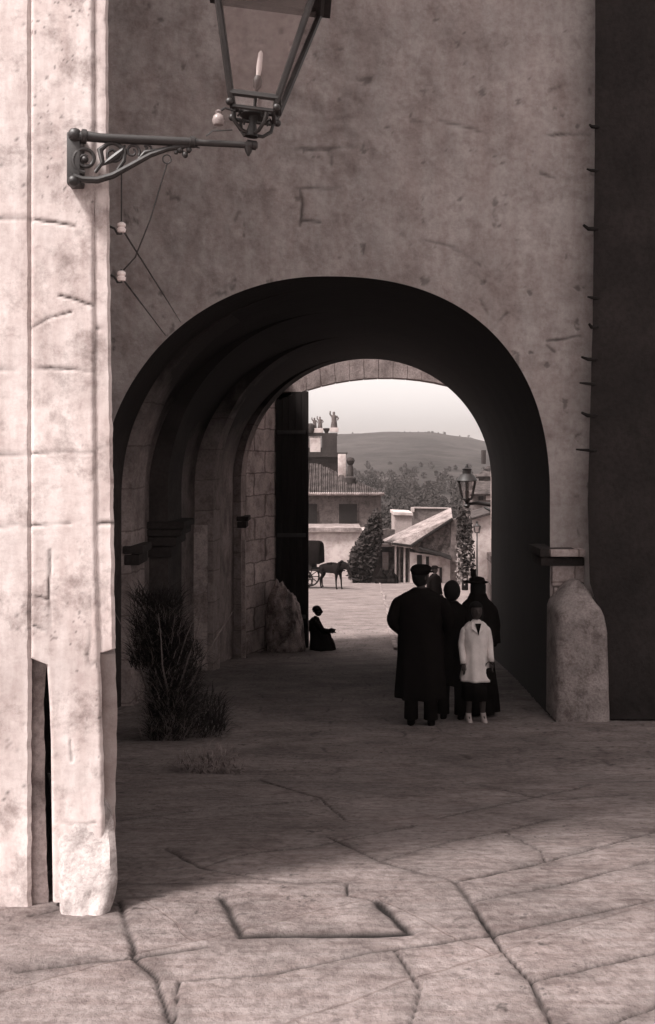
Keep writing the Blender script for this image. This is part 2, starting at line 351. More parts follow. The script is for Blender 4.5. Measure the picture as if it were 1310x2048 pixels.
# flared foot stone
mb = MB(); rr = []
for i in range(15):
    t = i/14; py = 1835-t*(1835-1620); pr = [(214,0),(224,.12),(231,.3),(229,.6),(222,.9),(206,1)]
    xr = np.interp(t, [p[1] for p in pr], [p[0] for p in pr]); xl = 112-6*t
    yy = YP+.018-.105*(1-t)**1.1; a = P(xl, py, yy); b = P(xr, py, yy); ring = []
    for j in range(13):
        u = j/12; e = min(u, 1-u); ring.append((a.x+(b.x-a.x)*u, yy+.04*max(0, 1-e/.16)**2+.022*float(fbm(u*5, t*6, 4, 9))+.03*max(0,.12-t), a.z))
    ring += [(b.x*1.14, YP+.45, a.z), (a.x*1.14, YP+.45, a.z)]; rr.append(ring)
mb.rings(rr).build('foot_stone', M_white2, cb, smooth=True)
# recessed left side: rough rubble course, board panel, dark slot
face_slab([(50,1310),(94,1310),(86,1402),(90,1640),(97,1835),(50,1835)], YP+.035, .3, 'side_panel', mat('grey_jamb_stone', .40,.18, scale=3, speck=.3, bump=.4, bscale=22, blotch=(3.5,.45,.38,.5), w=.4), cb, seed=5)
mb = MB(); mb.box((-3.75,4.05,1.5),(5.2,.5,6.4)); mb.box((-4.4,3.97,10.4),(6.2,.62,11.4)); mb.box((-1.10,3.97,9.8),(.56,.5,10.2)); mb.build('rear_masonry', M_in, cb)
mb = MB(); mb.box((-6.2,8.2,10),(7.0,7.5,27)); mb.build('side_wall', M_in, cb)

# ------------------------------------------------------------------ gatehouse with the vaulted passage
ZS = CZ-.52                                           # springing height
def xc(Y): return -.03+.0935*(Y-12)
def profile(Rr, nl=2.05, nr=2.2, na=64, zb=-4.6, nj=22, Rl=None):
    pts = []; Rl = Rl or Rr
    for i in range(nj): pts.append((-Rl, zb+(ZS-zb)*i/nj))
    for i in range(na+1):
        a = math.pi*(1-i/na); c = math.cos(a); s = math.sin(a); n = nl if c < 0 else nr
        k = abs(s)**(2/n); Rt = 2.7+(Rl-2.7)*max(0, -c)**2.2 if c < 0 else Rr; Rz = Rt if c < 0 else 2.7+(Rr-2.7)*c
        pts.append((Rt*math.copysign(abs(c)**(2/n), c), ZS+Rz*k))
    for i in range(nj): pts.append((Rr, ZS-(ZS-zb)*(i+1)/nj))
    return pts
gh = thing('arched_gatehouse', (0, 12, -1.5), 'grey weathered wall pierced by the wide dark round arched passage', 'gateway')
CR = [[(540,380),(600,377),(680,376)], [(600,377),(604,410),(600,450)], [(655,298),(700,294),(735,290)], [(880,240),(1000,274),(1050,276)], [(1050,276),(1120,268),(1180,270)],
      [(470,440),(478,425)], [(600,440),(640,446)], [(1095,680),(1130,676),(1160,672)], [(1095,690),(1108,702)], [(985,655),(1015,625)], [(960,600),(985,655)], [(1080,345),(1110,355)],
      [(470,560),(420,595)], [(660,298),(662,330)], [(800,470),(900,490),(960,530)], [(700,160),(760,150)], [(1098,180),(1120,172)], [(860,250),(820,235)], [(575,300),(660,298)]]
CS = []
for ln in CR:
    q = [P(x, y, 12) for x, y in ln]
    CS += [(a.x, a.z, b.x, b.z) for a, b in zip(q[:-1], q[1:])]
def arch_wall(Y, Rr, x0, x1, zt, name, m, parent, M=200, back=False, cr=True, seed=3, nr=2.37, amp=.02):
    pr = profile(Rr, nr=nr, na=660 if cr else 120, nj=130 if cr else 40); c0 = xc(Y)
    vs = np.zeros((len(pr), M+1, 2))
    for i, (dx, z) in enumerate(pr):
        p = np.array([c0+dx, z])
        if z < ZS-1e-6: q = np.array([x0 if dx < 0 else x1, z])
        else:
            d = p-np.array([c0, ZS]); L = 1e9
            if d[0] < -1e-6: L = min(L, (x0-c0)/d[0])
            if d[0] > 1e-6: L = min(L, (x1-c0)/d[0])
            if d[1] > 1e-6: L = min(L, (zt-ZS)/d[1])
            q = np.array([c0, ZS])+d*L
        t = np.linspace(0, 1, M+1)[:,None]; vs[i] = p*(1-t)+q*t
    X = vs[...,0]; Z = vs[...,1]
    D = np.zeros_like(X)
    if cr:
        wx = X+.02*fbm(X*5, Z*5, 3, 51); wz = Z+.02*fbm(X*5, Z*5, 3, 52)
        for ax, az, bx, bz in CS:
            dx = bx-ax; dz = bz-az; t = np.clip(((wx-ax)*dx+(wz-az)*dz)/(dx*dx+dz*dz+1e-9), 0, 1)
            D = np.maximum(D, np.exp(-(np.hypot(wx-ax-t*dx, wz-az-t*dz)/.019)**2)*np.clip(.45+.7*vnoise(wx*4, wz*4, 7), 0, 1))
        pits = fbm(X*7, Z*7, 4, 77); D = np.maximum(D, np.clip((pits-.50)*6, 0, .6))
    peel = np.exp(-((X-.15)/.75)**2-((Z-5.7)/.75)**2)
    edge = np.minimum(1, (np.arange(M+1)/6.0))[None,:]
    YY = Y+(amp*fbm(X*1.1, Z*1.1, 5, seed)+.012*fbm(X*6, Z*6, 3, seed+4)+.012*D+(.035*peel*fbm(X*4, Z*7, 4, 91) if cr else 0))*edge*(-1 if back else 1)
    n, k = X.shape; idx = np.arange(n*k).reshape(n, k)
    mb = MB(); mb.v = [tuple(p) for p in np.stack([X, YY, Z], -1).reshape(-1, 3)]
    mb.f = [tuple(q) for q in np.stack([idx[:-1,:-1], idx[1:,:-1], idx[1:,1:], idx[:-1,1:]], -1).reshape(-1, 4)]
    return mb.build(name, m, parent, smooth=True, attr=('crack', D.reshape(-1)*.75))
arch_wall(12.0, 2.7, -5.2, 4.6, 9.4, 'front_wall', M_wall, gh)
def sweep(Y0, Y1, Rl, name, nr0=2.37, nr1=2.02, capl=(None, None), lm=None):
    """soffit between two depths: one dark surface, with its paler left flank as a part of its own"""
    n = max(1, int((Y1-Y0)/.25)); ks = 22+20
    nrA = lambda Y: 2.37+(2.02-2.37)*(Y-12)/10
    left = []; main = []
    def row(Y, R_): return [(xc(Y)+dx*(1+.0015*float(vnoise(z*3, Y*2+dx, 3))), Y, z) for dx, z in profile(2.7, nr=nrA(Y), Rl=R_)]
    rows = ([row(Y0, capl[0])] if capl[0] else [])+[row(Y0+(Y1-Y0)*i/n, Rl) for i in range(n+1)]+([row(Y1, capl[1])] if capl[1] else [])
    k2 = 44; m1 = 1 if capl[0] else 0; m2 = len(rows)-(1 if capl[1] else 0)
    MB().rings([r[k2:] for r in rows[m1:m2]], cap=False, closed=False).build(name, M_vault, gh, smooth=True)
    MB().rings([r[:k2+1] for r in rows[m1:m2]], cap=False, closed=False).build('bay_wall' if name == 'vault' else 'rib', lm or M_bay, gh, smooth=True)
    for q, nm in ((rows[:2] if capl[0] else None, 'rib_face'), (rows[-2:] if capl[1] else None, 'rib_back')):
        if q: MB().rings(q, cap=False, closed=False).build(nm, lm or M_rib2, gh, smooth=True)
M_bay = mat('lit_bay_stone', .38, .20, scale=1.6, speck=.25, bump=.5, bscale=14, blotch=(2.2,.45,.36,.55), w=.2, shade_up=(2.7,3.9,.02))  # left flank paler: light from the openings put into its colour
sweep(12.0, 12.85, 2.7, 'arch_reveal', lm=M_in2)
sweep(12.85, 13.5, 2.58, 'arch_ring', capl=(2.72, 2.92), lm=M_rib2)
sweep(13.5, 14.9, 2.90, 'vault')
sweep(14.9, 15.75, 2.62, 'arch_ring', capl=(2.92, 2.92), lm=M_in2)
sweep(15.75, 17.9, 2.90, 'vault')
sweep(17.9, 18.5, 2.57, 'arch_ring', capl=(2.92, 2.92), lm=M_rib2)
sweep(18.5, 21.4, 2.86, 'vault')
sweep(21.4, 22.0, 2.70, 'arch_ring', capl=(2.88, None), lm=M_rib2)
arch_wall(22.0, 2.70, -4.5, 6.0, 4.7, 'rear_wall', M_wall, gh, M=24, back=True, cr=False, nr=2.02)
# corbel under the second rib, and its ragged stone foot
xl_ = xc(15.3)-2.62
for z, d, hh in ((.60,.16,.12),(.47,.11,.13),(.33,.03,.14),(.17,-.04,.16)):
    pass
mb = MB()
for z, d, hh in ((.60,.17,.11),(.49,.12,.11),(.36,.04,.14),(.20,-.03,.17)): mb.box((xl_-.15+d*.5, 15.33, z),(.42+d, 1.0+d*.6, hh-.004), bev=.03)
mb.build('corbel', M_in, gh, smooth=True)
mb = MB(); mb.hexa([(-5.2,12.15,8.2),(4.6,12.15,8.2),(6,21.97,4.4),(-4.5,21.97,4.4),(-5.2,12.15,9.3),(4.6,12.15,9.3),(6,21.97,4.9),(-4.5,21.97,4.9)])
mb.build('roof', M_tile, gh)
for x0, x1 in ((-5.2,-4.5),(4.6,6.0)):
    mb = MB(); s = -1 if x0 < 0 else 1
    mb.hexa([(x0,12.1,-4.6),(x0-s*.3,12.1,-4.6),(x1-s*.3,21.9,-4.6),(x1,21.9,-4.6),(x0,12.1,8.1),(x0-s*.3,12.1,8.1),(x1-s*.3,21.9,4.45),(x1,21.9,4.45)])
    mb.build('flank_wall', M_wall, gh, attr=('crack', [0]*8))
def slab_px(px0, px1, py0, py1, Y, d, name, m, parent, bev=.02, **k):
    a = P(px0, py1, Y); b = P(px1, py0, Y)
    return MB().box(((a.x+b.x)/2, Y+d/2, (a.z+b.z)/2), (b.x-a.x, d, b.z-a.z), bev=bev).build(name, m, parent, smooth=True, **k)
mb = MB(); mb.box((2.73,12.2,P(0,1105,11.9).z),(.42,.7,.1),bev=.015); mb.box((2.80,12.2,P(0,1105,11.9).z-.11),(.52,.6,.1),bev=.015)
mb.build('impost', M_in, gh, smooth=True)
slab_px(1101, 1172, 1099, 1114, 11.78, .3, 'impost', M_rib, gh)
for Y0, w, zz in ((12.9,.55,.42),(21.45,.5,.30)):
    Ra = 2.58 if Y0 < 15 else 2.7
    mb = MB(); x = xc(Y0)-Ra; mb.box((x+.03, Y0+w/2-.03, zz),(.26, w+.12, .10), bev=.02); mb.box((x+.01, Y0+w/2-.03, zz-.13),(.20, w+.06, .14), bev=.02)
    mb.build('impost', M_in, gh, smooth=True)

# pale jamb stones under the front impost
mb = MB()
for i, (y0, y1, xl, xr) in enumerate(((1116,1172,1103,1167),(1176,1240,1107,1166),(1244,1330,1109,1168))):
    a = P(xl, y1, 11.93); b = P(xr, y0, 11.93); mb.box(((a.x+b.x)/2+.01, 12.03, (a.z+b.z)/2), (b.x-a.x, .2, b.z-a.z), bev=.018)
mb.build('jamb_stone', M_rib, gh, smooth=True)

for p0, p1, q0, q1, Yp in ((376,415,1050,1350,17.82),(483,491,1080,1324,21.33)):  # pale slabs: light on the rib faces put into the stone colour
    a = P(p0, q1, Yp); b = P(p1, q0, Yp); MB().box(((a.x+b.x)/2, Yp+.035, (a.z+b.z)/2), (b.x-a.x, .07, b.z-a.z), bev=.015).build('lit_pilaster_face', mat('lit_pilaster_stone', .74, .44, scale=2.4, speck=.3, bump=.5, bscale=14, blotch=(3,.45,.38,.52), w=.3), gh, smooth=True)
# guard stone
gs = thing('guard_stone', G(1160,1432), 'pale pointed guard stone standing at the right foot of the arch', 'guard stone')
mb = MB(); rr = []
for i in range(26):
    t = i/25; py = 1440-t*(1440-1166)
    xl = np.interp(py, [1166,1178,1215,1440], [1158,1140,1112,1110]); xr = np.interp(py, [1166,1180,1225,1262,1440], [1170,1185,1206,1213,1216])
    yf = np.interp(py, [1166,1230,1440], [11.72,11.42,11.36]); a = P(xl, py, 11.5); b = P(xr, py, 11.5); ring = []
    for j in range(15):
        u = j/14; e = min(u, 1-u); ring.append((a.x+(b.x-a.x)*u, yf+.07*max(0, 1-e/.16)**2+.02*float(fbm(u*5, t*9, 3, 41)), a.z))
    ring += [(b.x, 11.97, a.z), (a.x, 11.97, a.z)]; rr.append(ring)
mb.rings(rr).build('stone', mat('guard_granite', .36,.22, scale=3, speck=.3, bump=.6, bscale=20, blotch=(5,.42,.38,.52), w=.5, bdist=.03), gs, smooth=True)

# dark buttress on the right, with iron pegs in its edge
bu = thing('buttress', (4.4, 11.8, -1.5), 'tall dark stone buttress with a row of iron pegs on the right', 'buttress')
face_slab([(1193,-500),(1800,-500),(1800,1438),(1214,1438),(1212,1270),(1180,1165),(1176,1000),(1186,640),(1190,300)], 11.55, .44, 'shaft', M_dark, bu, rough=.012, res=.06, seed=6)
for px, py in ((1182,252),(1178,340),(1168,455),(1180,595),(1180,652),(1166,717),(1164,767),(1165,829),(1157,900)):
    k = random.uniform(-1, 1); a = P(px-2+3*k, py-4-3*k, 11.5); b = P(1205, py+3, 11.6); m_ = P((px+1185)/2, py+2+2*k, 11.52)
    MB().tube([a, m_, b], [.014+.005*k,.022+.006*k,.026], 6).build('peg', M_wood, bu, smooth=True)

# ------------------------------------------------------------------ wall lamp in the foreground
YB = 3.60
wl = thing('wall_lamp', P(150, 318, YP-.02), 'ornate iron bracket lamp with tapered glass lantern on the sunlit pier', 'lamp')
def bp(x, y): return P(x, y, YB+.035*(x-150)/360*3.0)      # the bracket swings slightly away from the eye
def br(pts, r, mb, seg=8): mb.tube([bp(*p) for p in pts], r, seg)
def spiral(mb, cx, cy, r0, r1, a0, turns, rad, dirn=1):
    n = int(22*abs(turns))+4
    br([(cx+(r0+(r1-r0)*i/n)*math.cos(a0+dirn*2*math.pi*turns*i/n), cy+(r0+(r1-r0)*i/n)*math.sin(a0+dirn*2*math.pi*turns*i/n)) for i in range(n+1)],
       [rad*(1-.35*i/n) for i in range(n+1)], mb, 7)
mb = MB(); br([(148,276),(170,272),(200,276),(375,284),(395,285)], [.017,.020,.0175,.0175,.015], mb, 10); br([(395,285),(495,290),(515,291)], [.0125,.0125,.012], mb, 10)
for x, r in ((168,.026),(384,.021),(498,.019),(508,.017)): mb.lathe([(.6*r,-.012),(r,-.008),(r,.008),(.6*r,.012)], bp(x, 272+.052*(x-150)), 12, (1,.29,-.06))
br([(497,292),(497,304),(497,312)], [.017,.012,.004], mb, 8)
mb.build('arm', M_iron, wl, smooth=True)
mb = MB(); a = bp(147, 316); mb.box((a.x, YB+.032, a.z), (.05,.075,.19), bev=.008); mb.sphere(bp(150,270), .026, 2); mb.sphere(bp(147,362), .02, 2)
mb.build('wall_plate', M_iron, wl, smooth=True)
mb = MB()
br([(146,352),(165,359),(195,360),(225,351),(260,332),(300,310),(335,298),(368,293),(392,290)], [.011,.013,.013,.012,.011,.0105,.009,.008,.006], mb)
spiral(mb, 170, 319, 27, 7, math.pi*.5, 1.6, .0085, 1); mb.sphere(bp(170,319), .013, 2)
spiral(mb, 226, 308, 24, 5, math.pi*1.1, 1.4, .007, 1); spiral(mb, 265, 303, 15, 4, math.pi*.2, 1.3, .006, -1); spiral(mb, 296, 299, 9, 3, math.pi*1.2, 1.2, .005, 1)
br([(190,345),(205,325),(200,300),(215,288),(245,282)], [.006,.009,.012,.008,.004], mb); br([(235,340),(248,322),(250,300),(238,288)], [.006,.008,.008,.004], mb)
br([(205,330),(225,318),(245,302),(250,290)], [.004,.013,.011,.003], mb); br([(275,320),(290,305),(318,300),(345,292)], [.004,.009,.007,.004], mb)
br([(325,305),(350,290),(375,290),(400,296)], [.004,.008,.008,.002], mb)
for x, y, r in ((360,300,.012),(370,309,.012),(378,300,.011),(366,293,.01),(352,305,.008)): mb.sphere(bp(x, y), r, 2, (1,.8,1), .2, int(x))
spiral(mb, 334, 318, 9, 8, 0, 1.0, .003)
mb.build('scrollwork', M_iron, wl, smooth=True)
# lantern: square tapered frame leaning a little
lc = bp(503, 268)
LM = Matrix.Translation(lc) @ Matrix.Rotation(R(6.5), 4, 'Y') @ Matrix.Rotation(R(2), 4, 'Z')
def lp(x, y, z): return LM @ Vector((x, y, z))
zb_, zt_ = .115, .56; hb = .086; sl = .25
def hw(z): return hb+(z-zb_)*sl
mb = MB()
for sx in (-1, 1):
    for sy in (-1, 1):
        mb.tube([lp(sx*hw(z), sy*hw(z), z) for z in (zb_-.03, zb_, zt_)], [.008,.0125,.0125], 6)
        mb.sphere(lp(sx*(hw(zb_)), sy*(hw(zb_)), zb_-.035), .014, 2)
for z, rd in ((zb_, .013), (zb_-.045, .008), (zt_, .016)):
    w_ = hw(z); c4 = [(-w_,-w_),(w_,-w_),(w_,w_),(-w_,w_)]
    for i in range(4): mb.tube([lp(*c4[i], z), lp(*c4[(i+1) % 4], z)], rd, 6)
mb.rings([[lp(sx*k, sy*k, z) for sx, sy in ((-1,-1),(1,-1),(1,1),(-1,1))] for k, z in ((hw(zt_)+.04, zt_+.005),(hw(zt_)*.5, zt_+.16),(.05, zt_+.24),(.02, zt_+.3))])
mb.rings([[lp(.055*math.cos(a), .055*math.sin(a), z) for a in np.linspace(0, 2*math.pi, 13)[:-1]] for z in (zb_-.05, zb_-.035)])
mb.tube([lp(0,0,-.01), lp(0,0,.04), lp(0,0,.07), lp(0,0,zb_-.04)], [.026,.013,.02,.012], 10)
for k in range(4):
    a = k*math.pi/2+.6; ca, sa = math.cos(a), math.sin(a)
    mb.tube([lp(ca*r_, sa*r_, z) for r_, z in ((.018,.0),(.05,.004),(.082,.03),(.088,.06),(.07,.075),(.058,.06),(.066,.048))], [.007,.007,.0075,.007,.006,.005,.004], 7)
lf = mb.build('lantern_frame', M_iron, wl, smooth=True)
for k in range(4):
    a = k*math.pi/2; Rz = Matrix.Rotation(a, 4, 'Z')
    q = [LM @ (Rz @ Vector(p)) for p in ((-hw(zb_)+.005, -hw(zb_)+.004, zb_+.005), (hw(zb_)-.005, -hw(zb_)+.004, zb_+.005), (hw(zt_)-.005, -hw(zt_)+.004, zt_), (-hw(zt_)+.005, -hw(zt_)+.004, zt_))]
    nn = (q[1]-q[0]).cross(q[3]-q[0]).normalized()*.003
    MB().prism(q, nn).build('glass_pane', M_pane, lf)
mb = MB(); mb.tube([lp(0,0,zb_-.03), lp(0,0,.165), lp(0,0,.175), lp(0,0,.2), lp(0,0,.215)], [.006,.007,.016,.018,.012], 10); mb.build('burner', M_iron, lf, smooth=True)
mb = MB(); mb.tube([lp(0,0,.214), lp(0,0,.25), lp(0,0,.30), lp(0,0,.31)], [.008,.011,.009,.003], 10); mb.build('mantle', M_china, lf, smooth=True)
# insulators on the pier edge, and the wires
ins_pts = []
def insulator(px, py, Y, label, hookdx, proto=None):
    t = thing('insulator', P(px, py, Y), label, 'insulator', 'white porcelain insulators by the pier')
    c = P(px, py, Y); mb = MB()
    mb.lathe([(.006,-.02),(.015,-.018),(.018,-.006),(.012,0),(.017,.006),(.016,.014),(.008,.02)], c, 12); mb.build('knob', M_china, t, smooth=True)
    mb = MB(); mb.tube([P(px+hookdx, py-4, Y+.01), P(px-14, py+2, Y), P(px-8, py+13, Y), P(px, py+13, Y), P(px, py, Y), P(px, py-13, Y)], .0045, 6); mb.build('hook', M_iron, t, smooth=True)
insulator(243, 455, 3.78, 'white porcelain insulator on a hook, the upper one beside the pier', -28)
insulator(243, 552, 3.78, 'white porcelain insulator on a hook, just above the arch curve beside the pier', -26)
def wire(pts, label, sag=0.0, r=.0028):
    q = []
    for (a, b) in zip(pts[:-1], pts[1:]):
        for i in range(9):
            t = i/8; p = a.lerp(b, t); p.z -= sag*4*t*(1-t); q.append(p)
    tag(MB().tube(q, r, 5).build('wire', M_iron, None, smooth=True), label, 'wire', 'wires by the pier')
wire([bp(335,325), P(300,440,3.7), P(270,515,3.76), P(247,540,3.78)], 'thin dark wire slanting from the bracket down to the lower insulator')
wire([P(243,346,3.75), P(243,450,3.78)], 'thin dark wire hanging straight down from the bracket to the upper insulator')
wire([P(247,462,3.78), P(362,645,11.97)], 'thin dark wire running from the upper insulator to the arch edge', 0, .004)
wire([P(247,560,3.78), P(332,672,11.97)], 'thin dark wire running from the lower insulator to the arch edge', 0, .004)
wire([lp(-.07,-.02,.0), P(425,262,3.66), P(412,272,3.66)], 'short loose wire from the lantern base to the bracket arm', 0, .0025)
t = thing('insulator', P(437,238,3.6), 'glassy insulator hanging at the base of the lantern', 'insulator')
mb = MB(); mb.lathe([(.005,-.022),(.018,-.018),(.024,-.004),(.02,.012),(.01,.022),(.013,.03),(.006,.036)], P(437,240,3.6), 12); mb.build('knob', mat('dull_glass', .3,.2, rough=.2, bump=0, scale=20), t, smooth=True)
mb = MB(); mb.tube([P(437,224,3.6), P(450,216,3.6), P(470,222,3.62)], .0045, 6); mb.build('hook', M_iron, t, smooth=True)

# ------------------------------------------------------------------ dry bush and tuft in the passage mouth
def blades(mb, c, n, rx, ry, h, lean, wdt, top_only=0.0, droop=.3, lens=(.25,.6)):
    for _ in range(n):
        a = random.random()*2*math.pi; r = math.sqrt(random.random())
        bx = c[0]+rx*r*math.cos(a); by = c[1]+ry*r*math.sin(a); z0 = c[2]+random.random()**1.2*h*top_only
        ln = h*random.uniform(*lens)*(1.1-.4*r); az = a+random.gauss(0, .9); le = lean*random.uniform(.2, 1.3)
        p = Vector((bx, by, z0)); d = Vector((math.cos(az)*le, math.sin(az)*le, 1)).normalized(); side = Vector((-math.sin(az+random.gauss(0,.5)), math.cos(az), 0)).normalized()
        w = wdt*random.uniform(.6, 1.4); q = []
        for k in range(4):
            q.append((p-side*w*(1-k/3.4), p+side*w*(1-k/3.4))); p = p+d*ln/3; d = (d+Vector((math.cos(az)*.15, math.sin(az)*.15, -droop))).normalized()
        o = len(mb.v)
        for a_, b_ in q: mb.v += [tuple(a_), tuple(b_)]
        for k in range(3): mb.f.append((o+2*k, o+2*k+1, o+2*k+3, o+2*k+2))
B = G(335, 1478)
bt = thing('dry_bush', B, 'tall dark scraggly bush growing at the left side of the passage', 'bush')
mb = MB()
for k in range(9):
    a = random.uniform(0, 6.28); q = [B+Vector((0,0,-.03))]; d = Vector((math.cos(a)*.25, math.sin(a)*.25, 1))
    for i in range(5): q.append(q[-1]+d*.27); d = d+Vector((random.gauss(0,.15), random.gauss(0,.12), 0))
    mb.tube(q, [.016,.014,.012,.009,.006,.003], 5)
mb.build('stem', M_straw, bt)
mb = MB(); blades(mb, (B.x+.0, B.y, B.z), 2600, .20, .20, 1.15, 1.5, .006, 1.0, .3, (.10,.30)); blades(mb, (B.x-.10, B.y, B.z+.70), 2200, .26, .22, .75, 1.4, .005, 1.0, .2, (.2,.5)); blades(mb, (B.x+.14, B.y, B.z+.25), 1100, .20, .2, .7, 1.6, .005, 1.0, .5, (.2,.5))
mb.build('foliage', M_leaf, bt); mb = MB(); blades(mb, (B.x, B.y-.05, B.z), 1300, .30, .28, 1.30, 1.4, .003, 1.0, .3, (.12,.34)); mb.build('dry_stalk', M_straw, bt)
T = G(420, 1540); tt = thing('grass_tuft', T, 'low dry tuft of grass on the paving in front of the bush', 'grass tuft')
mb = MB(); blades(mb, (T.x, T.y, T.z-.01), 520, .26, .28, .36, 1.8, .004, .3, .6, (.3,.8)); mb.build('blade_clump', M_straw, tt)
T2 = G(395, 1470); mb = MB(); blades(mb, (T2.x, T2.y, T2.z-.01), 900, .30, .28, .70, 1.2, .005, .5, .4, (.25,.6))
t2 = thing('grass_tuft', T2, 'knee-high dark tuft of grass at the right side of the bush', 'grass tuft'); mb.build('blade_clump', M_leaf, t2)

# ------------------------------------------------------------------ far gate: court walls, gate arch, timber leaf, rubble
YG = 23.4
cw = thing('court_wall', (-1.6, 22.7, -2.7), 'light coursed ashlar wall between the passage and the timber gate leaf', 'wall')
mb = MB(); a0 = Vector((xc(22)-2.70, 22.02, 0)); a1 = Vector((P(552,0,YG).x, YG, 0)); n = 14; k = 30
for i in range(n+1):
    for j in range(k+1):
        t = i/n; z = -3.4+7.6*j/k; p = a0.lerp(a1, t); mb.v.append((p.x+.015*float(fbm(t*6, z*2, 3, 4)), p.y, z))
for i in range(n):
    for j in range(k): mb.f.append((i*(k+1)+j, (i+1)*(k+1)+j, (i+1)*(k+1)+j+1, i*(k+1)+j+1))
mb.hexa([(a0.x-.4,22.02,-3.4),(a0.x-.02,22.02,-3.4),(a1.x-.02,YG,-3.4),(a1.x-.4,YG,-3.4),(a0.x-.4,22.02,4.2),(a0.x-.02,22.02,4.2),(a1.x-.02,YG,4.2),(a1.x-.4,YG,4.2)])
mb.build('masonry', M_court, cw)
cw2 = thing('court_wall', (3.9, 22.7, -2.7), 'shaded side wall beyond the passage, at its right', 'wall')
xr0 = xc(22)+2.72; mb = MB(); mb.hexa([(xr0,22.02,-3.4),(xr0+.5,22.02,-3.4),(xr0+.6,YG,-3.4),(xr0+.1,YG,-3.4),(xr0,22.02,-.6),(xr0+.5,22.02,-.6),(xr0+.6,YG,-.6),(xr0+.1,YG,-.6)]); mb.build('masonry', M_court, cw2)
ga = thing('gate_arch', (1.1, YG, -2.8), 'flat segmental stone arch spanning beyond the passage against the sky', 'arch')
cxA = P(772,0,YG).x; Rr = 6.1; zap = P(0,755,YG).z; half = 2.52
vous = MB(); nv = 15
for i in range(nv):
    x0 = -half+2*half*i/nv; x1 = -half+2*half*(i+1)/nv-.012
    zz = lambda x: zap-(Rr-math.sqrt(Rr*Rr-x*x))
    tp = 4.10+.12*math.sin(i*2.1)
    vous.hexa([(cxA+x0,YG,zz(x0)),(cxA+x1,YG,zz(x1)),(cxA+x1,YG+.5,zz(x1)),(cxA+x0,YG+.5,zz(x0)),(cxA+x0*1.04,YG+.01*(i%2),tp),(cxA+x1*1.04,YG+.01*(i%2),tp),(cxA+x1*1.04,YG+.5,tp),(cxA+x0*1.04,YG+.5,tp)])
vous.build('voussoirs', mat('voussoir_stone', .36, .20, scale=2, speck=.3, bump=.6, bscale=14, w=.2, blotch=(3,.45,.36,.52)), ga)
mb = MB()
for i in range(30):
    x0 = -half+2*half*i/30; x1 = -half+2*half*(i+1)/30
    mb.hexa([(cxA+x0,YG+.03,zz(x0)+.02),(cxA+x1,YG+.03,zz(x1)+.02),(cxA+x1,YG+.47,zz(x1)+.02),(cxA+x0,YG+.47,zz(x0)+.02),(cxA+x0,YG+.03,4.12),(cxA+x1,YG+.03,4.12),(cxA+x1,YG+.47,4.12),(cxA+x0,YG+.47,4.12)])
mb.build('core', M_court, ga)
mb = MB(); mb.box((cxA, YG+.27, 4.27),(5.6,.46,.3)); mb.box((cxA-half-.45,YG+.3,.4),(.85,.5,7.6)); mb.box((cxA+half+.42,YG+.3,.4),(.8,.5,7.6)); mb.build('abutment', M_court, ga)
gl = thing('gate_leaf', P(585,1300,YG-.05), 'tall dark timber gate leaf standing open beside the light ashlar wall', 'gate')
pa = P(552,1305,YG-.04); pb = P(617.5,783,YG-.04); mb = MB(); n = 5
for i in range(n):
    x0 = pa.x+(pb.x-pa.x)*i/n; x1 = pa.x+(pb.x-pa.x)*(i+1)/n-.006
    za = P(0,800-17*i/(n-1),YG).z
    mb.box(((x0+x1)/2, YG-.04+.004*(i%2), (pa.z-.1+za)/2), (x1-x0, .07, za-pa.z+.1), bev=.008)
mb.box(((pa.x+pb.x)/2, YG+.02, .2),(pb.x-pa.x-.01,.04,5.9))
mb.build('plank', M_wood, gl, smooth=True)
for z in (-2.1, -.2, 2.2): MB().box(((pa.x+pb.x)/2-.02, YG-.09, z),(pb.x-pa.x-.1,.02,.09), bev=.004).build('strap', M_iron, gl, smooth=True)
rm = thing('rubble_mound', G(575,1308), 'rough knee-high mound of broken stone heaped against the timber gate leaf', 'rubble')
rm['label'] = 'rough hump of broken stone heaped against the timber gate leaf'
mb = MB(); g0 = G(575,1306); YM = 22.75
bm = bmesh.new(); bmesh.ops.create_icosphere(bm, subdivisions=5, radius=1)
for v in bm.verts:
    p = v.co.copy(); nz = float(fbm(p.x*2.2+3, p.z*2.2+p.y, 4, 61)); n2 = float(fbm(p.x*7+3, p.z*7+p.y*3, 3, 62)); k = 1+.22*nz+.11*n2
    zz = p.z*k
    zz = abs(zz)**.8*(1 if zz > 0 else -.2)
    X = p.x*.46*k*(1-.12*max(0, zz)); v.co = Vector((P(574,0,YM).x+X-.10*max(0,zz), YM+p.y*.42*k, gz(0,YM)-.03+1.50*zz))
mb.bm(bm); mb.build('stone_heap', mat('rubble_stone', .62,.08, scale=3.2, speck=.45, bump=.9, bscale=16, w=.2, blotch=(4,.6,.42,.5)), rm, smooth=True)

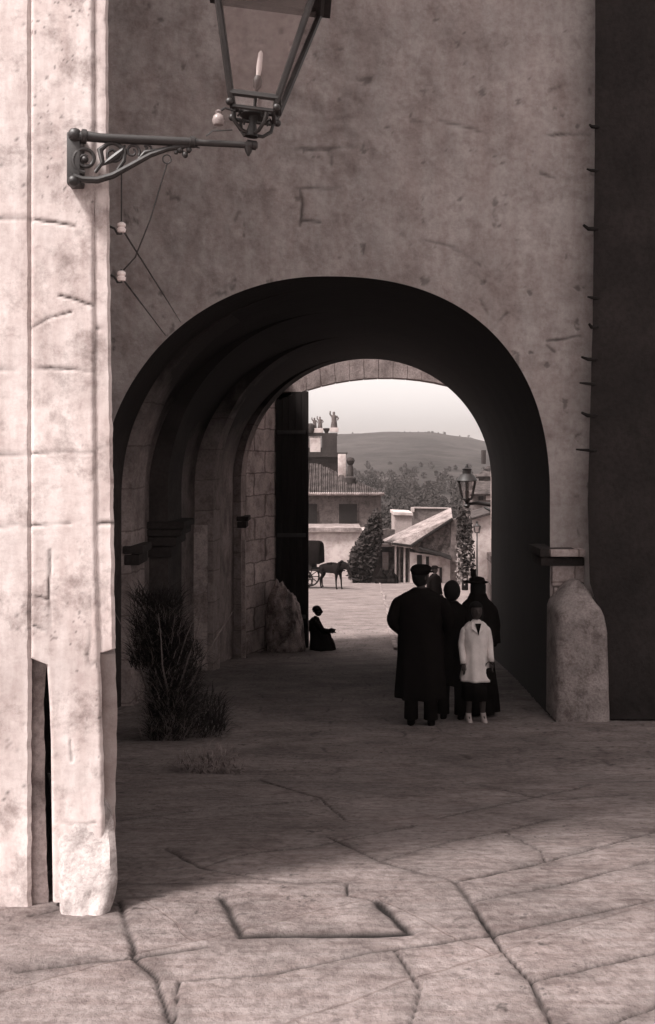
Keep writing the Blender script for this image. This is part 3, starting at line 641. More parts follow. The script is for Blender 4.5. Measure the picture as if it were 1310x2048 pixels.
# ------------------------------------------------------------------ figures
def skin_mesh(nodes, edges, root=0, sub=2):
    me = bpy.data.meshes.new('t'); me.from_pydata([n[0] for n in nodes], edges, [])
    ob = bpy.data.objects.new('t', me); COL.objects.link(ob)
    ob.modifiers.new('s', 'SKIN'); 
    if not me.skin_vertices: 
        pass
    bpy.context.view_layer.update()
    sv = me.skin_vertices[0].data
    for i, n in enumerate(nodes):
        r = n[1]; sv[i].radius = (r, r) if not hasattr(r, '__len__') else r
        sv[i].use_root = (i == root)
    s2 = ob.modifiers.new('u', 'SUBSURF'); s2.levels = sub; s2.render_levels = sub
    dg = bpy.context.evaluated_depsgraph_get(); dg.update()
    em = bpy.data.meshes.new_from_object(ob.evaluated_get(dg))
    mb = MB(); mb.add([v.co[:] for v in em.vertices], [tuple(p.vertices) for p in em.polygons])
    bpy.data.objects.remove(ob); bpy.data.meshes.remove(me); bpy.data.meshes.remove(em); return mb
def head(mb, c, s, yaw=0):
    """head .23 high with brow, nose, lips, chin, ears; faces -Y"""
    bm = bmesh.new(); bmesh.ops.create_uvsphere(bm, u_segments=36, v_segments=24, radius=1)
    def g(x, z, x0, z0, sx, sz): return math.exp(-((x-x0)/sx)**2-((z-z0)/sz)**2)
    for v in bm.verts:
        x, y, z = v.co; X = x*.076; Y = y*.097; Z = z*.116
        if z < 0: X *= 1-.22*z*z; Y += -.012*z*z*(1 if y < 0 else .2); Y *= 1-.10*z*z
        if y < 0:
            Y -= .026*g(X, Z, 0, -.018, .013, .022)+.010*g(X, Z, 0, .012, .010, .03)
            Y += .012*(g(X, Z, .031, .010, .016, .012)+g(X, Z, -.031, .010, .016, .012))
            Y -= .007*(g(X, Z, .03, .032, .024, .010)+g(X, Z, -.03, .032, .024, .010))
            Y -= .008*(g(X, Z, 0, -.055, .022, .006)+g(X, Z, 0, -.068, .020, .006)); Y += .006*g(X, Z, 0, -.0615, .024, .003)
            Y -= .010*g(X, Z, 0, -.098, .022, .016)
        v.co = Vector((X, Y, Z))
    h = MB().bm(bm)
    for sg in (-1, 1): h.sphere((sg*.076, .012, -.004), .03, 2, (.3,.6,1)); h.sphere((sg*.031, -.078, .010), .0115, 2)
    h.move(Matrix.Translation(c) @ Matrix.Rotation(yaw, 4, 'Z') @ Matrix.Scale(s, 4)); mb.add(h.v, h.f)
def hand(mb, w, d, s, side, curl=.5):
    d = Vector(d).normalized(); sd = Vector((0,-1,0)) if abs(d.y) < .8 else Vector((side,0,0)); a = d.cross(sd).normalized(); 
    w = Vector(w); pm = w+d*.05*s
    mb.ell([(0,0,0,0,0)]) if False else None
    mb.tube([w-d*.01*s, w+d*.03*s, w+d*.075*s, w+d*.09*s], [.024*s,.032*s,.036*s,.026*s], 10, .5)
    for i, ln in enumerate((.062,.075,.080,.070)):
        b = w+d*.082*s+sd*(i-1.5)*-.018*s; q = [b]; dd = d.copy()
        for k in range(3): q.append(q[-1]+dd*ln*s*(.45,.32,.23)[k]); dd = (dd-a*side*curl*.5).normalized()
        mb.tube(q, [.0095*s,.009*s,.008*s,.006*s], 6)
    b = w+d*.025*s+sd*.03*s; mb.tube([b, b+(d*.6+sd*.7)*.035*s, b+(d*.85+sd*.6)*.06*s], [.011*s,.0105*s,.007*s], 6)
def chaikin(q, n=2):
    q = [Vector(p) for p in q]
    for _ in range(n): q = [q[0]]+[p for a, b in zip(q[:-1], q[1:]) for p in (a.lerp(b, .25), a.lerp(b, .75))][1:-1]+[q[-1]]
    return q
def place(mb, loc, rz): return mb.move(Matrix.Translation(loc) @ Matrix.Rotation(rz, 4, 'Z'))
def person(loc, H, label, rz=0, arms=((-.26,-.02,.0),(.26,-.02,.0)), bulk=1.0, hemz=.80, hem=(.24,.17), coat=M_black, lower='trousers', lowm=M_black2, head_yaw=0,
           hat=None, hair='short', lean=0, sleeves=None, coat_name='coat', shoe_m=M_black, group=None, low_hem=.1, head_s=1.0, sock=None, fold=.014, skirt_k=1.0, elb=0.0):
    s = H/1.75; t = thing('person', loc, label, 'person', group)
    sw = .185*bulk
    El = [(sg*(.215*bulk+.025+elb), .03, 1.14) for sg in (-1, 1)]; Wr = [(sg*(.205*bulk+.03)+ax, ay-.05, .87+az) for sg, (ax, ay, az) in zip((-1, 1), [(a[0]+.26, a[1], a[2]) if i == 0 else (a[0]-.26, a[1], a[2]) for i, a in enumerate(arms)])]
    N = [((0,0,.95),(.13,.10)), ((0,.005,1.10),(.115,.09)), ((0,.01,1.28),(.14,.10)), ((0,.01,1.40),(.08,.06)), ((0,0,1.50),(.052,.052)), ((0,-.01,1.56),(.05,.05))]
    E = [(0,1),(1,2),(2,3),(3,4),(4,5)]
    for i, sg in enumerate((-1, 1)):
        k = len(N); N += [((sg*(sw-.015),.01,1.395),(.042,.042)), (El[i],(.044,.044)), (Wr[i],(.026,.03))]; E += [(3,k),(k,k+1),(k+1,k+2)]
        k = len(N); N += [((sg*.095,0,.86),(.088,.09)), ((sg*.10,-.01,.50),(.056,.06)), ((sg*.105,.03,.09),(.036,.04)), ((sg*.115,-.10,.03),(.035,.025))]; E += [(0,k),(k,k+1),(k+1,k+2),(k+2,k+3)]
    mb = skin_mesh(N, E, 0, 2); head(mb, (0,-.015,1.635), head_s, head_yaw)
    for i, sg in enumerate((-1, 1)):
        d = Vector(Wr[i])-Vector(El[i]); hand(mb, Wr[i], d, 1.0, sg)
    MX = Matrix.Scale(s, 4)
    def fin(mb, name, m, sm=2): place(mb.move(MX), loc, rz); return mb.build(name, m, t, smooth=sm)
    fin(mb, 'body', M_skin)
    # coat or blouse with sleeves
    def cl(zz, seg=36, f=fold):
        rr = []
        for x, y, z, a, b in zz:
            lo = max(0, (1.3-z)); rr.append([(x+(a+f*lo*2*math.sin(7*q+z*3)+f*.5*math.sin(13*q-z*9))*math.cos(q), y+(b+f*lo*2*math.sin(7*q+z*3))*math.sin(q), z) for q in np.linspace(0, 2*math.pi, seg, endpoint=False)])
        return rr
    bk = bulk
    zz = [(0,0,hemz,hem[0],hem[1]),(0,0,hemz+.03,hem[0]*1.0,hem[1])]
    for z, a, b in ((.95,.205,.15),(1.08,.195,.14),(1.2,.205,.145),(1.32,.215,.145),(1.40,.205,.13),(1.445,.17,.11),(1.48,.11,.085),(1.515,.068,.07)):
        if z > hemz+.06: zz.append((0,.005,z,a*bk,b*(.6+.4*bk)))
    mb = MB().rings(cl(zz))
    for i, sg in enumerate((-1, 1)):
        sh = Vector((sg*(sw-.01), .01, 1.415)); e = Vector(El[i]); w = Vector(Wr[i]); w2 = e.lerp(w, .97)
        i0 = Vector((sg*(sw-.09), .01, 1.425)); q = [i0+Vector((0,0,-.02)), Vector((sg*(sw-.04), .01, 1.395)), sh+Vector((sg*.008,0,-.06)), sh.lerp(e, .3), sh.lerp(e, .6), e, e.lerp(w, .45), w2]; bs = min(bk, 1.08); rs = [.035,.055*bs,.068*bs,.073*bs,.070*bs,.064*bs,.056*bs,.046]; n_ = len(q); q = chaikin(q, 2); mb.tube(q, list(np.interp(np.linspace(0, n_-1, len(q)), range(n_), rs)), 14)
    fin(mb, coat_name, coat)
    if lower == 'trousers':
        mb = MB()
        for sg in (-1, 1):
            mb.tube([(sg*.095,0,.96),(sg*.10,0,.8),(sg*.103,-.008,.52),(sg*.106,.02,.3),(sg*.108,.02,.07)], [.115,.105,.082,.075,.078], 16)
        fin(mb, 'trousers', lowm)
    elif lower == 'skirt':
        rr = cl([(0,0,low_hem,.27*bk,.24),(0,0,low_hem+.2,.25*bk,.22),(0,0,(low_hem+1)/2,.225*bk,.19),(0,0,.9,.19*bk,.15),(0,0,1.02,.165*bk,.125)], 40, .014)
        rr = [[(p[0]*skirt_k, p[1]*skirt_k, p[2]) for p in r] for r in rr]; fin(MB().rings(rr), 'skirt', lowm)
    for sg in (-1, 1):
        mb = MB(); mb.ell([(sg*.112,-.045,.0,.042,.125),(sg*.112,-.045,.025,.044,.128),(sg*.112,-.03,.05,.040,.10),(sg*.110,.01,.09,.042,.055),(sg*.108,.02,.13,.042,.048)], 16); fin(mb, 'shoe', shoe_m)
        if sock:
            mb = MB(); mb.ell([(sg*.108,.02,.10,.05,.055),(sg*.107,.018,.2,.058,.062)], 14); fin(mb, 'sock', sock)
    HM = Matrix.Translation((0,-.015,1.635)) @ Matrix.Rotation(head_yaw, 4, 'Z') @ Matrix.Scale(head_s, 4)
    if hair:
        mb = MB(); bm = bmesh.new(); bmesh.ops.create_uvsphere(bm, u_segments=28, v_segments=20, radius=1)
        fat = 1.0 if hair == 'short' else 1.16
        for v in bm.verts:
            x, y, z = v.co; k = 1+.05*float(fbm(x*5, z*5+y*4, 3, 8))
            front = y < -.25 and z < .45
            Z = z*.122
            if hair == 'long' and z < 0 and y > -.3: Z = z*.30
            v.co = Vector((x*.084*fat*k*(.80 if front else 1), (y*.104+.012)*k*(.62 if front else fat), Z+.008))
        mb.bm(bm); mb.move(HM); fin(mb, 'hair', M_hair)
    if hat == 'cap':
        mb = MB(); mb.ell([(0,.01,.03,.088,.11),(0,.01,.055,.094,.116),(.0,.006,.075,.108,.130),(0,-.002,.095,.108,.130),(0,.0,.118,.092,.108),(0,.004,.134,.06,.07),(0,.008,.140,.02,.02),(0,.008,.1405,.004,.004)], 26)
        mb.ell([(0,-.085,.045,.075,.085),(0,-.085,.052,.077,.087),(0,-.08,.058,.06,.07)], 20); mb.move(HM); fin(mb, 'cap', M_black)
    if hat == 'brim':
        mb = MB(); mb.ell([(.012,0,.055,.125,.135),(.012,0,.062,.150,.155),(.012,0,.070,.148,.153),(0,0,.074,.096,.115),(0,0,.095,.096,.112),(0,.005,.118,.082,.095),(0,.005,.130,.05,.06),(0,.005,.132,.004,.004)], 28)
        mb.move(HM); fin(mb, 'hat', M_black)
    return t, fin
pm, fin = person(Vector((P(842,0,11.2).x, 11.2, gz(1,11.2))), 1.77, 'tall broad person in a dark coat and flat cap, at left of the group', rz=R(172), bulk=1.22, hemz=.30, hem=(.275,.205), hat='cap', head_yaw=R(-42), elb=.035, arms=((-.15,-.17,.05),(.15,-.17,.05)))
person(Vector((P(904,0,11.75).x, 11.75, gz(1,11.75))), 1.60, 'bareheaded youth in dark clothes standing between the capped figure and the hat', rz=R(168), bulk=.95, hemz=.45, hem=(.22,.16), hair='full', head_s=1.12)
pw, fin = person(Vector((P(955,0,12.05).x, 12.05, gz(1,12.05))), 1.655, 'person in a brimmed hat, dark shawl and long skirt behind the child', rz=R(190), bulk=.98, hemz=.9, hem=(.20,.15), lower='skirt', low_hem=.06, lowm=M_black, hat='brim', hair='long', head_yaw=R(14))
mb = MB(); rr = []
for z, a, b in ((.92,.30,.21),(1.05,.285,.20),(1.2,.262,.19),(1.34,.235,.17),(1.43,.19,.145),(1.49,.125,.115),(1.56,.095,.105)):
    rr.append([((a+.012*math.sin(9*q+z*4))*math.cos(q), .01+b*math.sin(q), z-.03*math.sin(q*2)*(1.5-z)) for q in np.linspace(0, 2*math.pi, 32, endpoint=False)])
fin(MB().rings(rr), 'shawl', M_black)
mb = MB(); mb.tube([(.05,.03,1.74),(.075,.03,1.80),(.07,.03,1.85),(.10,.03,1.875)], [.028,.03,.034,.012], 8, .5); mb.tube([(.04,.03,1.76),(.05,.03,1.83),(.035,.03,1.87)], [.02,.02,.008], 7, .5); fin(mb, 'feather', M_black)
pg, fin = person(Vector((P(952,0,11.45).x, 11.45, gz(1,11.45))), 1.36, 'child in a loose white blouse and dark skirt holding a dark bag', rz=R(4), bulk=.86, hemz=.62, hem=(.235,.215), skirt_k=.86, coat=M_blouse, coat_name='blouse', lower='skirt', low_hem=.34, lowm=M_black, hair='long', head_s=1.1, shoe_m=mat('pale_shoe', .45,.3), arms=((-.26,-.05,.0),(.26,-.04,.02)), fold=.016)
mb = MB()
for sg in (-1, 1): mb.prism([Vector((sg*.012,-.118,1.44)), Vector((sg*.085,-.10,1.50)), Vector((sg*.10,-.130,1.40)), Vector((sg*.02,-.152,1.34))], (0,-.008,0))
fin(mb, 'collar', M_blouse, 0)
mb = MB(); mb.prism([Vector((-.045,-.142,1.47)), Vector((.045,-.142,1.47)), Vector((0,-.163,1.30))], (0,-.006,0)); fin(mb, 'scarf', M_black, 0)
bg = thing('bag', Vector((P(978,0,11.35).x, 11.35, P(0,1346,11.35).z-.08)), 'small dark rounded bag hanging from the white-bloused hand', 'bag')
mb = MB(); c = P(978,1350,11.35); mb.sphere(c, .085, 3, (.85,.45,1.0), .08, 3); mb.build('pouch', M_black, bg, smooth=2)
mb = MB(); mb.tube([c+Vector((-.05,0,.06)), c+Vector((-.03,0,.13)), c+Vector((.0,0,.15)), c+Vector((.04,0,.12)), c+Vector((.05,0,.06))], .006, 6); mb.build('handle', M_black, bg, smooth=2)
person(Vector((P(869,0,30).x, 30, gz(3,30))), 1.72, 'far dark figure in a round hat on the bright square, behind the flat cap', rz=R(40), hat='brim', bulk=1.0, hemz=.55, hem=(.25,.19))
# seated figure at the far threshold
def seated():
    o = G(630, 1299); t = thing('person', o, 'dark figure sitting on the ground by the stone heap with one arm stretched out', 'person')
    N = [((0,0,.14),(.15,.14)), ((-.03,0,.34),(.14,.12)), ((-.02,0,.55),(.15,.12)), ((.0,0,.70),(.07,.07)), ((.03,0,.78),(.05,.05)),
         ((.05,.12,.62),(.06,.06)), ((.18,.14,.42),(.045,.045)), ((.33,.10,.44),(.03,.03)), ((.06,-.14,.62),(.06,.06)), ((.22,-.15,.46),(.045,.045)), ((.36,-.10,.43),(.03,.03)),
         ((.14,.10,.18),(.10,.10)), ((.30,.13,.40),(.075,.075)), ((.33,.12,.08),(.05,.05)), ((.42,.12,.04),(.04,.03)), ((.14,-.10,.18),(.10,.10)), ((.28,-.13,.38),(.075,.075)), ((.30,-.12,.08),(.05,.05)), ((.40,-.12,.04),(.04,.03))]
    E = [(0,1),(1,2),(2,3),(3,4),(2,5),(5,6),(6,7),(2,8),(8,9),(9,10),(0,11),(11,12),(12,13),(13,14),(0,15),(15,16),(16,17),(17,18)]
    mb = skin_mesh(N, E); head(mb, (.07,0,.88), .95, R(90)); hand(mb, N[7][0], (1,0,.05), .9, 1); hand(mb, N[10][0], (1,0,-.05), .9, -1)
    place(mb, o, R(-8)).build('body', M_black2, t, smooth=2)
    mb = MB(); mb.ell([(.05,0,.86,.098,.085),(.03,0,.92,.10,.09),(.04,0,.985,.085,.075),(.04,0,1.01,.03,.03)], 18); place(mb, o, R(-8)).build('hair', M_hair, t, smooth=2)
    mb = MB(); rr = []
    for z, x, a, b in ((.0,.18,.30,.27),(.12,.17,.29,.26),(.26,.15,.26,.22),(.40,.06,.19,.18),(.55,-.02,.17,.185),(.66,-.01,.12,.15),(.74,.01,.07,.08)):
        rr.append([(x+(a+.012*math.sin(6*q+z*9))*math.cos(q), b*math.sin(q), z) for q in np.linspace(0, 2*math.pi, 28, endpoint=False)])
    place(MB().rings(rr), o, R(-8)).build('cloak', M_black, t, smooth=2)
    mb = MB(); mb.tube([(.05,-.1,.62),(.2,-.14,.47),(.33,-.11,.44)], [.075,.065,.055], 10); mb.tube([(.3,-.1,.44),(.4,-.08,.46),(.47,-.06,.45)], [.05,.06,.04], 9); place(mb, o, R(-8)).build('sleeve', M_black, t, smooth=2)
seated()
stick = MB().tube([G(617,1292)+Vector((0,0,-.0)), P(617,1240,22.4)], .012, 6).build('walking_stick', mat('pale_stick', .5,.4), None, smooth=2)
tag(stick, 'thin pale stick upright beside the figure seated on the ground', 'stick')

mb = MB(); kp = [G(757,1168), G(764,1188), G(771,1225), G(777,1262), G(786,1300)]; kp = chaikin(kp, 2); rr = []
for i, p in enumerate(kp):
    j = .05*float(vnoise(i*1.7, 2, 3)); rr.append([(p.x+j, p.y, p.z-.1), (p.x+.11+j, p.y, p.z-.1), (p.x+.11+j, p.y, p.z+.05+j), (p.x+.01+j, p.y, p.z+.06+j)])
kb_ = mb.rings(rr).build('kerb', M_tilepale, None); kb_['kind'] = 'structure'
# ------------------------------------------------------------------ horse and cart on the square
YH = 50
ho = thing('horse', Vector((P(663,0,YH).x, YH, gz(0,YH))), 'dark horse with lowered head in harness before the covered cart', 'horse')
N = [((-.55,0,1.10),(.20,.25)), ((-.15,0,1.08),(.24,.28)), ((.3,0,1.12),(.22,.28)), ((.55,0,1.2),(.16,.24)), ((.85,0,1.30),(.11,.16)), ((1.12,0,1.18),(.095,.13)), ((1.28,0,.92),(.085,.09)), ((1.38,0,.72),(.06,.06)),
     ((-.72,0,1.12),(.12,.14)), ((-.84,0,.95),(.05,.05)), ((-.88,0,.55),(.04,.04))]
E = [(0,1),(1,2),(2,3),(3,4),(4,5),(5,6),(6,7),(0,8),(8,9),(9,10)]
for sg, dx in ((-1,.05),(1,-.08)):
    k = len(N); N += [((-.60,sg*.15,.95),(.14,.12)), ((-.52+dx,sg*.16,.74),(.085,.08)), ((-.70+dx,sg*.15,.50),(.055,.055)), ((-.66+dx,sg*.15,.14),(.038,.038)), ((-.60+dx,sg*.15,.03),(.055,.05))]; E += [(0,k)]+[(k+i,k+i+1) for i in range(4)]
    k = len(N); N += [((.46,sg*.14,.92),(.12,.11)), ((.46-dx,sg*.14,.52),(.05,.05)), ((.48-dx,sg*.14,.14),(.037,.037)), ((.53-dx,sg*.14,.03),(.052,.05))]; E += [(2,k)]+[(k+i,k+i+1) for i in range(3)]
mb = skin_mesh(N, E, 1, 2)
for sg in (-1, 1): mb.lathe([(.035,0),(.03,.06),(.004,.14)], (1.08,sg*.07,1.29), 8)
hz = R(-38); hs = Matrix.Scale(.94, 4); mb.move(hs); place(mb, ho.location, hz).build('body', M_black2, ho, smooth=2)
mb = MB(); mb.tube([(.45,0,1.42),(.7,0,1.47),(.95,0,1.42),(1.12,0,1.33),(1.24,0,1.12)], [.05,.07,.07,.06,.03], 8, .5); mb.move(hs); place(mb, ho.location, hz).build('mane', M_hair, ho, smooth=2)
mb = MB(); mb.tube([Vector((.60+.14*math.cos(a)*.6, .25*math.sin(a), 1.18+.36*math.cos(a))) for a in np.linspace(0, 2*math.pi, 17)], .045, 7); mb.box((-.02,0,1.37),(.34,.42,.07), bev=.02); mb.move(hs); place(mb, ho.location, hz).build('harness', M_black, ho, smooth=2)
ca = thing('covered_cart', Vector((P(617,0,51).x, 51, gz(0,51))), 'dark hooded two-wheeled cart standing behind the horse', 'cart')
c0 = ca.location; cz = R(-14)
mb = MB(); rr = []
for x, k in ((-1.1,.97),(-1.0,1.0),(.5,1.0),(.62,.98),(.70,.92)):
    rr.append([(x, .62*k*math.copysign(abs(math.cos(a))**.7, math.cos(a)), 1.35+(1.08*k*max(0, math.sin(a))**.62 if math.sin(a) > 0 else -.06)) for a in np.linspace(0, 2*math.pi, 32, endpoint=False)])
place(MB().rings(rr), c0, cz).build('hood', M_black, ca, smooth=True)
mb = MB(); mb.box((-.1,0,.98),(1.7,1.05,.10), bev=.02); mb.box((-.9,.0,1.15),(.06,1.05,.36)); mb.box((-.3,.53,1.15),(1.2,.05,.3)); mb.box((-.3,-.53,1.15),(1.2,.05,.3)); place(mb, c0, cz).build('bed', M_wood, ca)
mb = MB()
for sg in (-1, 1): mb.tube([(.6,sg*.45,.98),(1.4,sg*.38,1.0),(2.0,sg*.34,.98)], .035, 7)
place(mb, c0, cz).build('shaft', M_wood, ca, smooth=2)
for sg in (-1, 1):
    mb = MB(); n = 28
    rr = [[(-.1+r_*math.cos(2*math.pi*i/n), sg*.66+w, .52+r_*math.sin(2*math.pi*i/n)) for r_, w in ((.52,-.03),(.52,.03),(.45,.03),(.45,-.03))] for i in range(n+1)]
    mb.rings(rr, cap=False)
    for i in range(10): a = 2*math.pi*i/10; mb.tube([(-.1,sg*.66,.52),(-.1+.47*math.cos(a), sg*.66, .52+.47*math.sin(a))], .022, 6)
    mb.lathe([(.04,-.09),(.075,-.05),(.075,.05),(.04,.09)], (-.1,sg*.66,.52), 12, (0,1,0)); place(mb, c0, cz).build('wheel', M_wood, ca, smooth=True)

# ------------------------------------------------------------------ buildings beyond the square
def ext(poly, Y, d, m, name, parent, smooth=False, dx=0): return MB().prism([P(x, y, Y) for x, y in poly], (dx, d, 0)).build(name, m, parent, smooth)
Yt = 64
tw = thing('terrace_wall', P(690,1165,Yt), 'whitewashed terrace wall below the pavilion, behind the horse', 'wall')
ext([(470,1063),(735,1063),(742,1085),(742,1190),(470,1190)], Yt, 4, M_hwhite, 'masonry', tw)
ext([(470,1056),(722,1056),(722,1064),(470,1064)], Yt-.25, 4.3, M_tilepale, 'coping', tw)
bw = thing('sloping_buttress', P(745,1165,58), 'pale sloping wall end rising behind the right side of the dark bush', 'buttress')
ext([(735,1185),(737,1160),(757,1082),(768,1082),(764,1185)], 58.6, 2, M_house, 'masonry', bw)
Ya = 68
pv = thing('pavilion', P(690,1063,Ya), 'low tiled pavilion with dark shutters on the white terrace wall', 'house')
a = P(520,1064,Ya); b = P(762,990,Ya)
MB().box(((a.x+b.x)/2, Ya+4, (a.z+b.z)/2), (b.x-a.x, 8, b.z-a.z)).build('wall', M_house, pv)
za = P(0,988,Ya).z; zr = P(0,929,Ya+4).z; xl = a.x-.4; xr = P(768,0,Ya).x; xm = P(636,0,Ya+4).x
mb = MB(); nt_ = 60
Vs = [(xl,Ya-.4,za),(xr,Ya-.4,za),(xr,Ya+8.4,za),(xl,Ya+8.4,za),(xm,Ya+4,zr),(xl+2,Ya+4,zr)]
mb.add(Vs, [(0,1,4,5),(1,2,4),(2,3,5,4),(3,0,5),(3,2,1,0)])
for i in range(nt_):
    t = (i+.5)/nt_; e = Vector(Vs[0]).lerp(Vector(Vs[1]), t); xx = e.x
    zt2 = za+(zr-za)*(1 if xx < xm else max(0, (xr-xx)/(xr-xm))); yy = Ya-.4+4.4*((zt2-za)/(zr-za))
    mb.tube([(xx, Ya-.45, za+.05), (xx+rng.normal(0,.03), yy, zt2+.05)], float(rng.uniform(.035,.075)), 5)
rf = mb.build('roof', M_tile, pv)
mb = MB(); 
for i in range(nt_): t = (i+.5)/nt_; mb.sphere((xl+(xr-xl)*t, Ya-.5, za+.03), .12, 1)
mb.box(((xl+xr)/2, Ya-.38, za-.06),(xr-xl,.12,.1)); mb.build('eaves', M_tilepale, rf)
for x0, x1 in ((590,634),(678,714)):
    f = slab_px(x0-2, x1+2, 1005, 1063, Ya-.08, .1, 'doorway', M_house, pv, bev=0)
    slab_px(x0, x1, 1008, 1063, Ya-.14, .1, 'shutter', M_shut, f, bev=0)
ch = slab_px(676, 692, 908, 962, Ya+2.2, .5, 'chimney', M_hwhite, rf, bev=.05)
mb = MB(); c = P(701,968,Ya+1.2); k = (Ya+1.2)/F
mb.lathe([(.36,0),(.38,12*k),(.22,16*k),(.20,34*k),(.13,38*k),(.24,42*k),(.30,47*k),(.22,52*k),(.03,54*k)], c, 12); mb.build('finial', M_grime, rf, smooth=True)
Yb = 88
tb = thing('balustraded_building', P(640,940,Yb), 'dark palace corner with balustrade and statues above the pavilion roof', 'building')
ext([(480,912),(677,912),(677,1030),(480,1030)], Yb, 7, M_grime, 'body', tb)
ext([(470,905),(696,905),(690,914),(470,914)], Yb-.7, 8.2, M_grime, 'cornice', tb)
mb = MB(); mb.prism([P(x, y, Yb) for x, y in ((480,866),(675,866),(675,872),(480,872))], (0,.5,0)); mb.prism([P(x, y, Yb-.05) for x, y in ((644,872),(674,872),(674,905),(644,905))], (0,.6,0)); mb.prism([P(x, y, Yb) for x, y in ((480,895),(674,895),(674,905),(480,905))], (0,.5,0))
mb.build('parapet', M_grime, tb)
mb = MB()
for px in np.arange(560, 644, 7): mb.lathe([(.10,0),(.15,.3),(.06,.62),(.12,1.02)], P(px, 895.5, Yb+.2), 8)
mb.build('baluster', M_hwhite, tb, smooth=True); tb.children[-1]['kind'] = 'stuff'
mb = MB(); mb.prism([P(x, y, Yb-.05) for x, y in ((620,876),(641,876),(641,904),(620,904))], (0,.25,0)); mb.build('panel', M_hwhite, tb)
def statue(px, py, h, m):
    mb = MB(); k = Yb/F; c = P(px, py, Yb+.25); s = h*k/2.0
    mb.ell([(c.x+x*s, c.y, c.z+z*s, a*s, b*s) for x, z, a, b in ((0,0,.42,.3),(0,.25,.40,.3),(.02,.8,.32,.25),(0,1.15,.30,.22),(-.02,1.45,.36,.22),(-.02,1.6,.16,.15),(-.02,1.68,.13,.14),(-.02,1.82,.17,.18),(-.02,1.98,.10,.10))], 14)
    mb.tube([c+Vector((.3*s,0,1.45*s)), c+Vector((.52*s,-.1*s,1.15*s)), c+Vector((.42*s,-.25*s,.95*s))], [.12*s,.10*s,.08*s], 7); mb.tube([c+Vector((-.3*s,0,1.45*s)), c+Vector((-.48*s,0,1.7*s)), c+Vector((-.45*s,-.1*s,2.05*s))], [.12*s,.10*s,.07*s], 7)
    mb.build('statue', m, tb, smooth=True)
    MB().box((c.x, c.y, c.z-.18),(.9*s*1.2,.6,.4), bev=.03).build('plinth', M_hwhite, tb)
statue(668, 856, 33, M_house); statue(640, 857, 24, M_house); statue(629, 857, 22, M_house)
mb = MB(); mb.lathe([(.5,0),(.55,.3),(.45,.7),(.2,.85)], P(620,866,Yb+.3), 10); mb.build('urn', M_grime, tb, smooth=True)
mb = MB(); mb.lathe([(.15,0),(.2,.15),(.32,.33),(.34,.42),(.05,.44)], P(653,866,Yb+.3), 10); mb.build('urn', M_grime, tb, smooth=True)

# bush climbing the terrace corner
Yc = 57.5
def leafmass(mb, poly, Y, depth, n, size, seed=0, solid=None):
    rnd = random.Random(seed); xs = [p[0] for p in poly]; ys = [p[1] for p in poly]
    def inside(x, y):
        c = False
        for (x1, y1), (x2, y2) in zip(poly, poly[1:]+poly[:1]):
            if (y1 > y) != (y2 > y) and x < (x2-x1)*(y-y1)/(y2-y1)+x1: c = not c
        return c
    k = 0
    while k < n:
        x = rnd.uniform(min(xs), max(xs)); y = rnd.uniform(min(ys), max(ys))
        if not inside(x, y): continue
        k += 1; p = P(x, y, Y)+Vector((rnd.gauss(0,.3)*size, rnd.uniform(-depth, depth), rnd.gauss(0,.3)*size))
        a = Vector((rnd.gauss(0,1), rnd.gauss(0,1), rnd.gauss(0,1))).normalized(); b = a.orthogonal().normalized(); s = size*rnd.uniform(.5, 1.4); o = len(mb.v)
        mb.v += [tuple(p-a*s), tuple(p+b*s*.5), tuple(p+a*s), tuple(p-b*s*.5)]; mb.f.append((o, o+1, o+2, o+3))
sb = thing('evergreen_bush', P(715,1164,Yc), 'dense dark bush leaning up against the terrace, right of the horse', 'bush')
outline = [(696,1150),(700,1120),(706,1100),(720,1078),(735,1048),(750,1022),(757,1020),(760,1040),(764,1070),(757,1100),(748,1130),(738,1163),(712,1163),(700,1158)]
mb = MB(); leafmass(mb, outline, Yc, .9, 5200, .13, 4); mb.build('foliage', M_leaf, sb)
mb = MB()
for q in ([(722,1166),(728,1120),(745,1060),(753,1035)], [(720,1166),(715,1130),(712,1110)], [(726,1166),(738,1120),(752,1080)]): mb.tube([P(x, y, Yc) for x, y in q], [.14,.11,.07,.03][:len(q)], 6)
mb.build('stem', M_wood, sb, smooth=2)

# market house with the long pale roof
Yk = 57
mk = thing('market_house', P(840,1166,Yk), 'small gabled market house with long pale roof slope and open front', 'house')
zbase = gz(0, Yk)-.1
def qd(mb, pts, th): mb.prism(pts, th)
mb = MB(); r0 = [P(768,1082,Yk+2.2), P(902,1015,Yk+5.5), P(904,1034,Yk-.2), P(822,1090,Yk-.2), P(786,1086,Yk+.5)]
qd(mb, [P(764,1080,Yk+3), P(902,1015,Yk+3), P(905,1036,Yk-.3), P(822,1091,Yk-.3), P(784,1086,Yk-.1)], (0,.06,-.16)); mb.build('roof', M_tilepale, mk)
mb = MB(); mb.tube([P(822,1092,Yk-.36), P(905,1038,Yk-.36)], .09, 6); mb.tube([P(784,1087,Yk-.3), P(822,1092,Yk-.36)], .07, 6); mb.build('bargeboard', M_shut, mk)
ext([(822,1094),(905,1040),(905,1114),(868,1108),(830,1102)], Yk, 3, M_rub, 'gable', mk)
mb = MB(); qd(mb, [P(838,1096,Yk-.9), P(872,1106,Yk-.9), P(902,1117,Yk-.9), P(902,1111,Yk-.05), P(868,1100,Yk-.05), P(838,1092,Yk-.05)], (0,0,-.10)); mb.build('awning', M_shut, mk)
ext([(820,1104),(903,1116),(903,1185),(820,1185)], Yk+.06, 2.6, M_hwhite, 'front_wall', mk)
for x0, x1, y0, y1 in ((834,844,1110,1138),(852,858,1113,1132),(879,884,1135,1165)): slab_px(x0, x1, y0, y1, Yk+.0, .1, 'opening', M_shut, mk, bev=0)
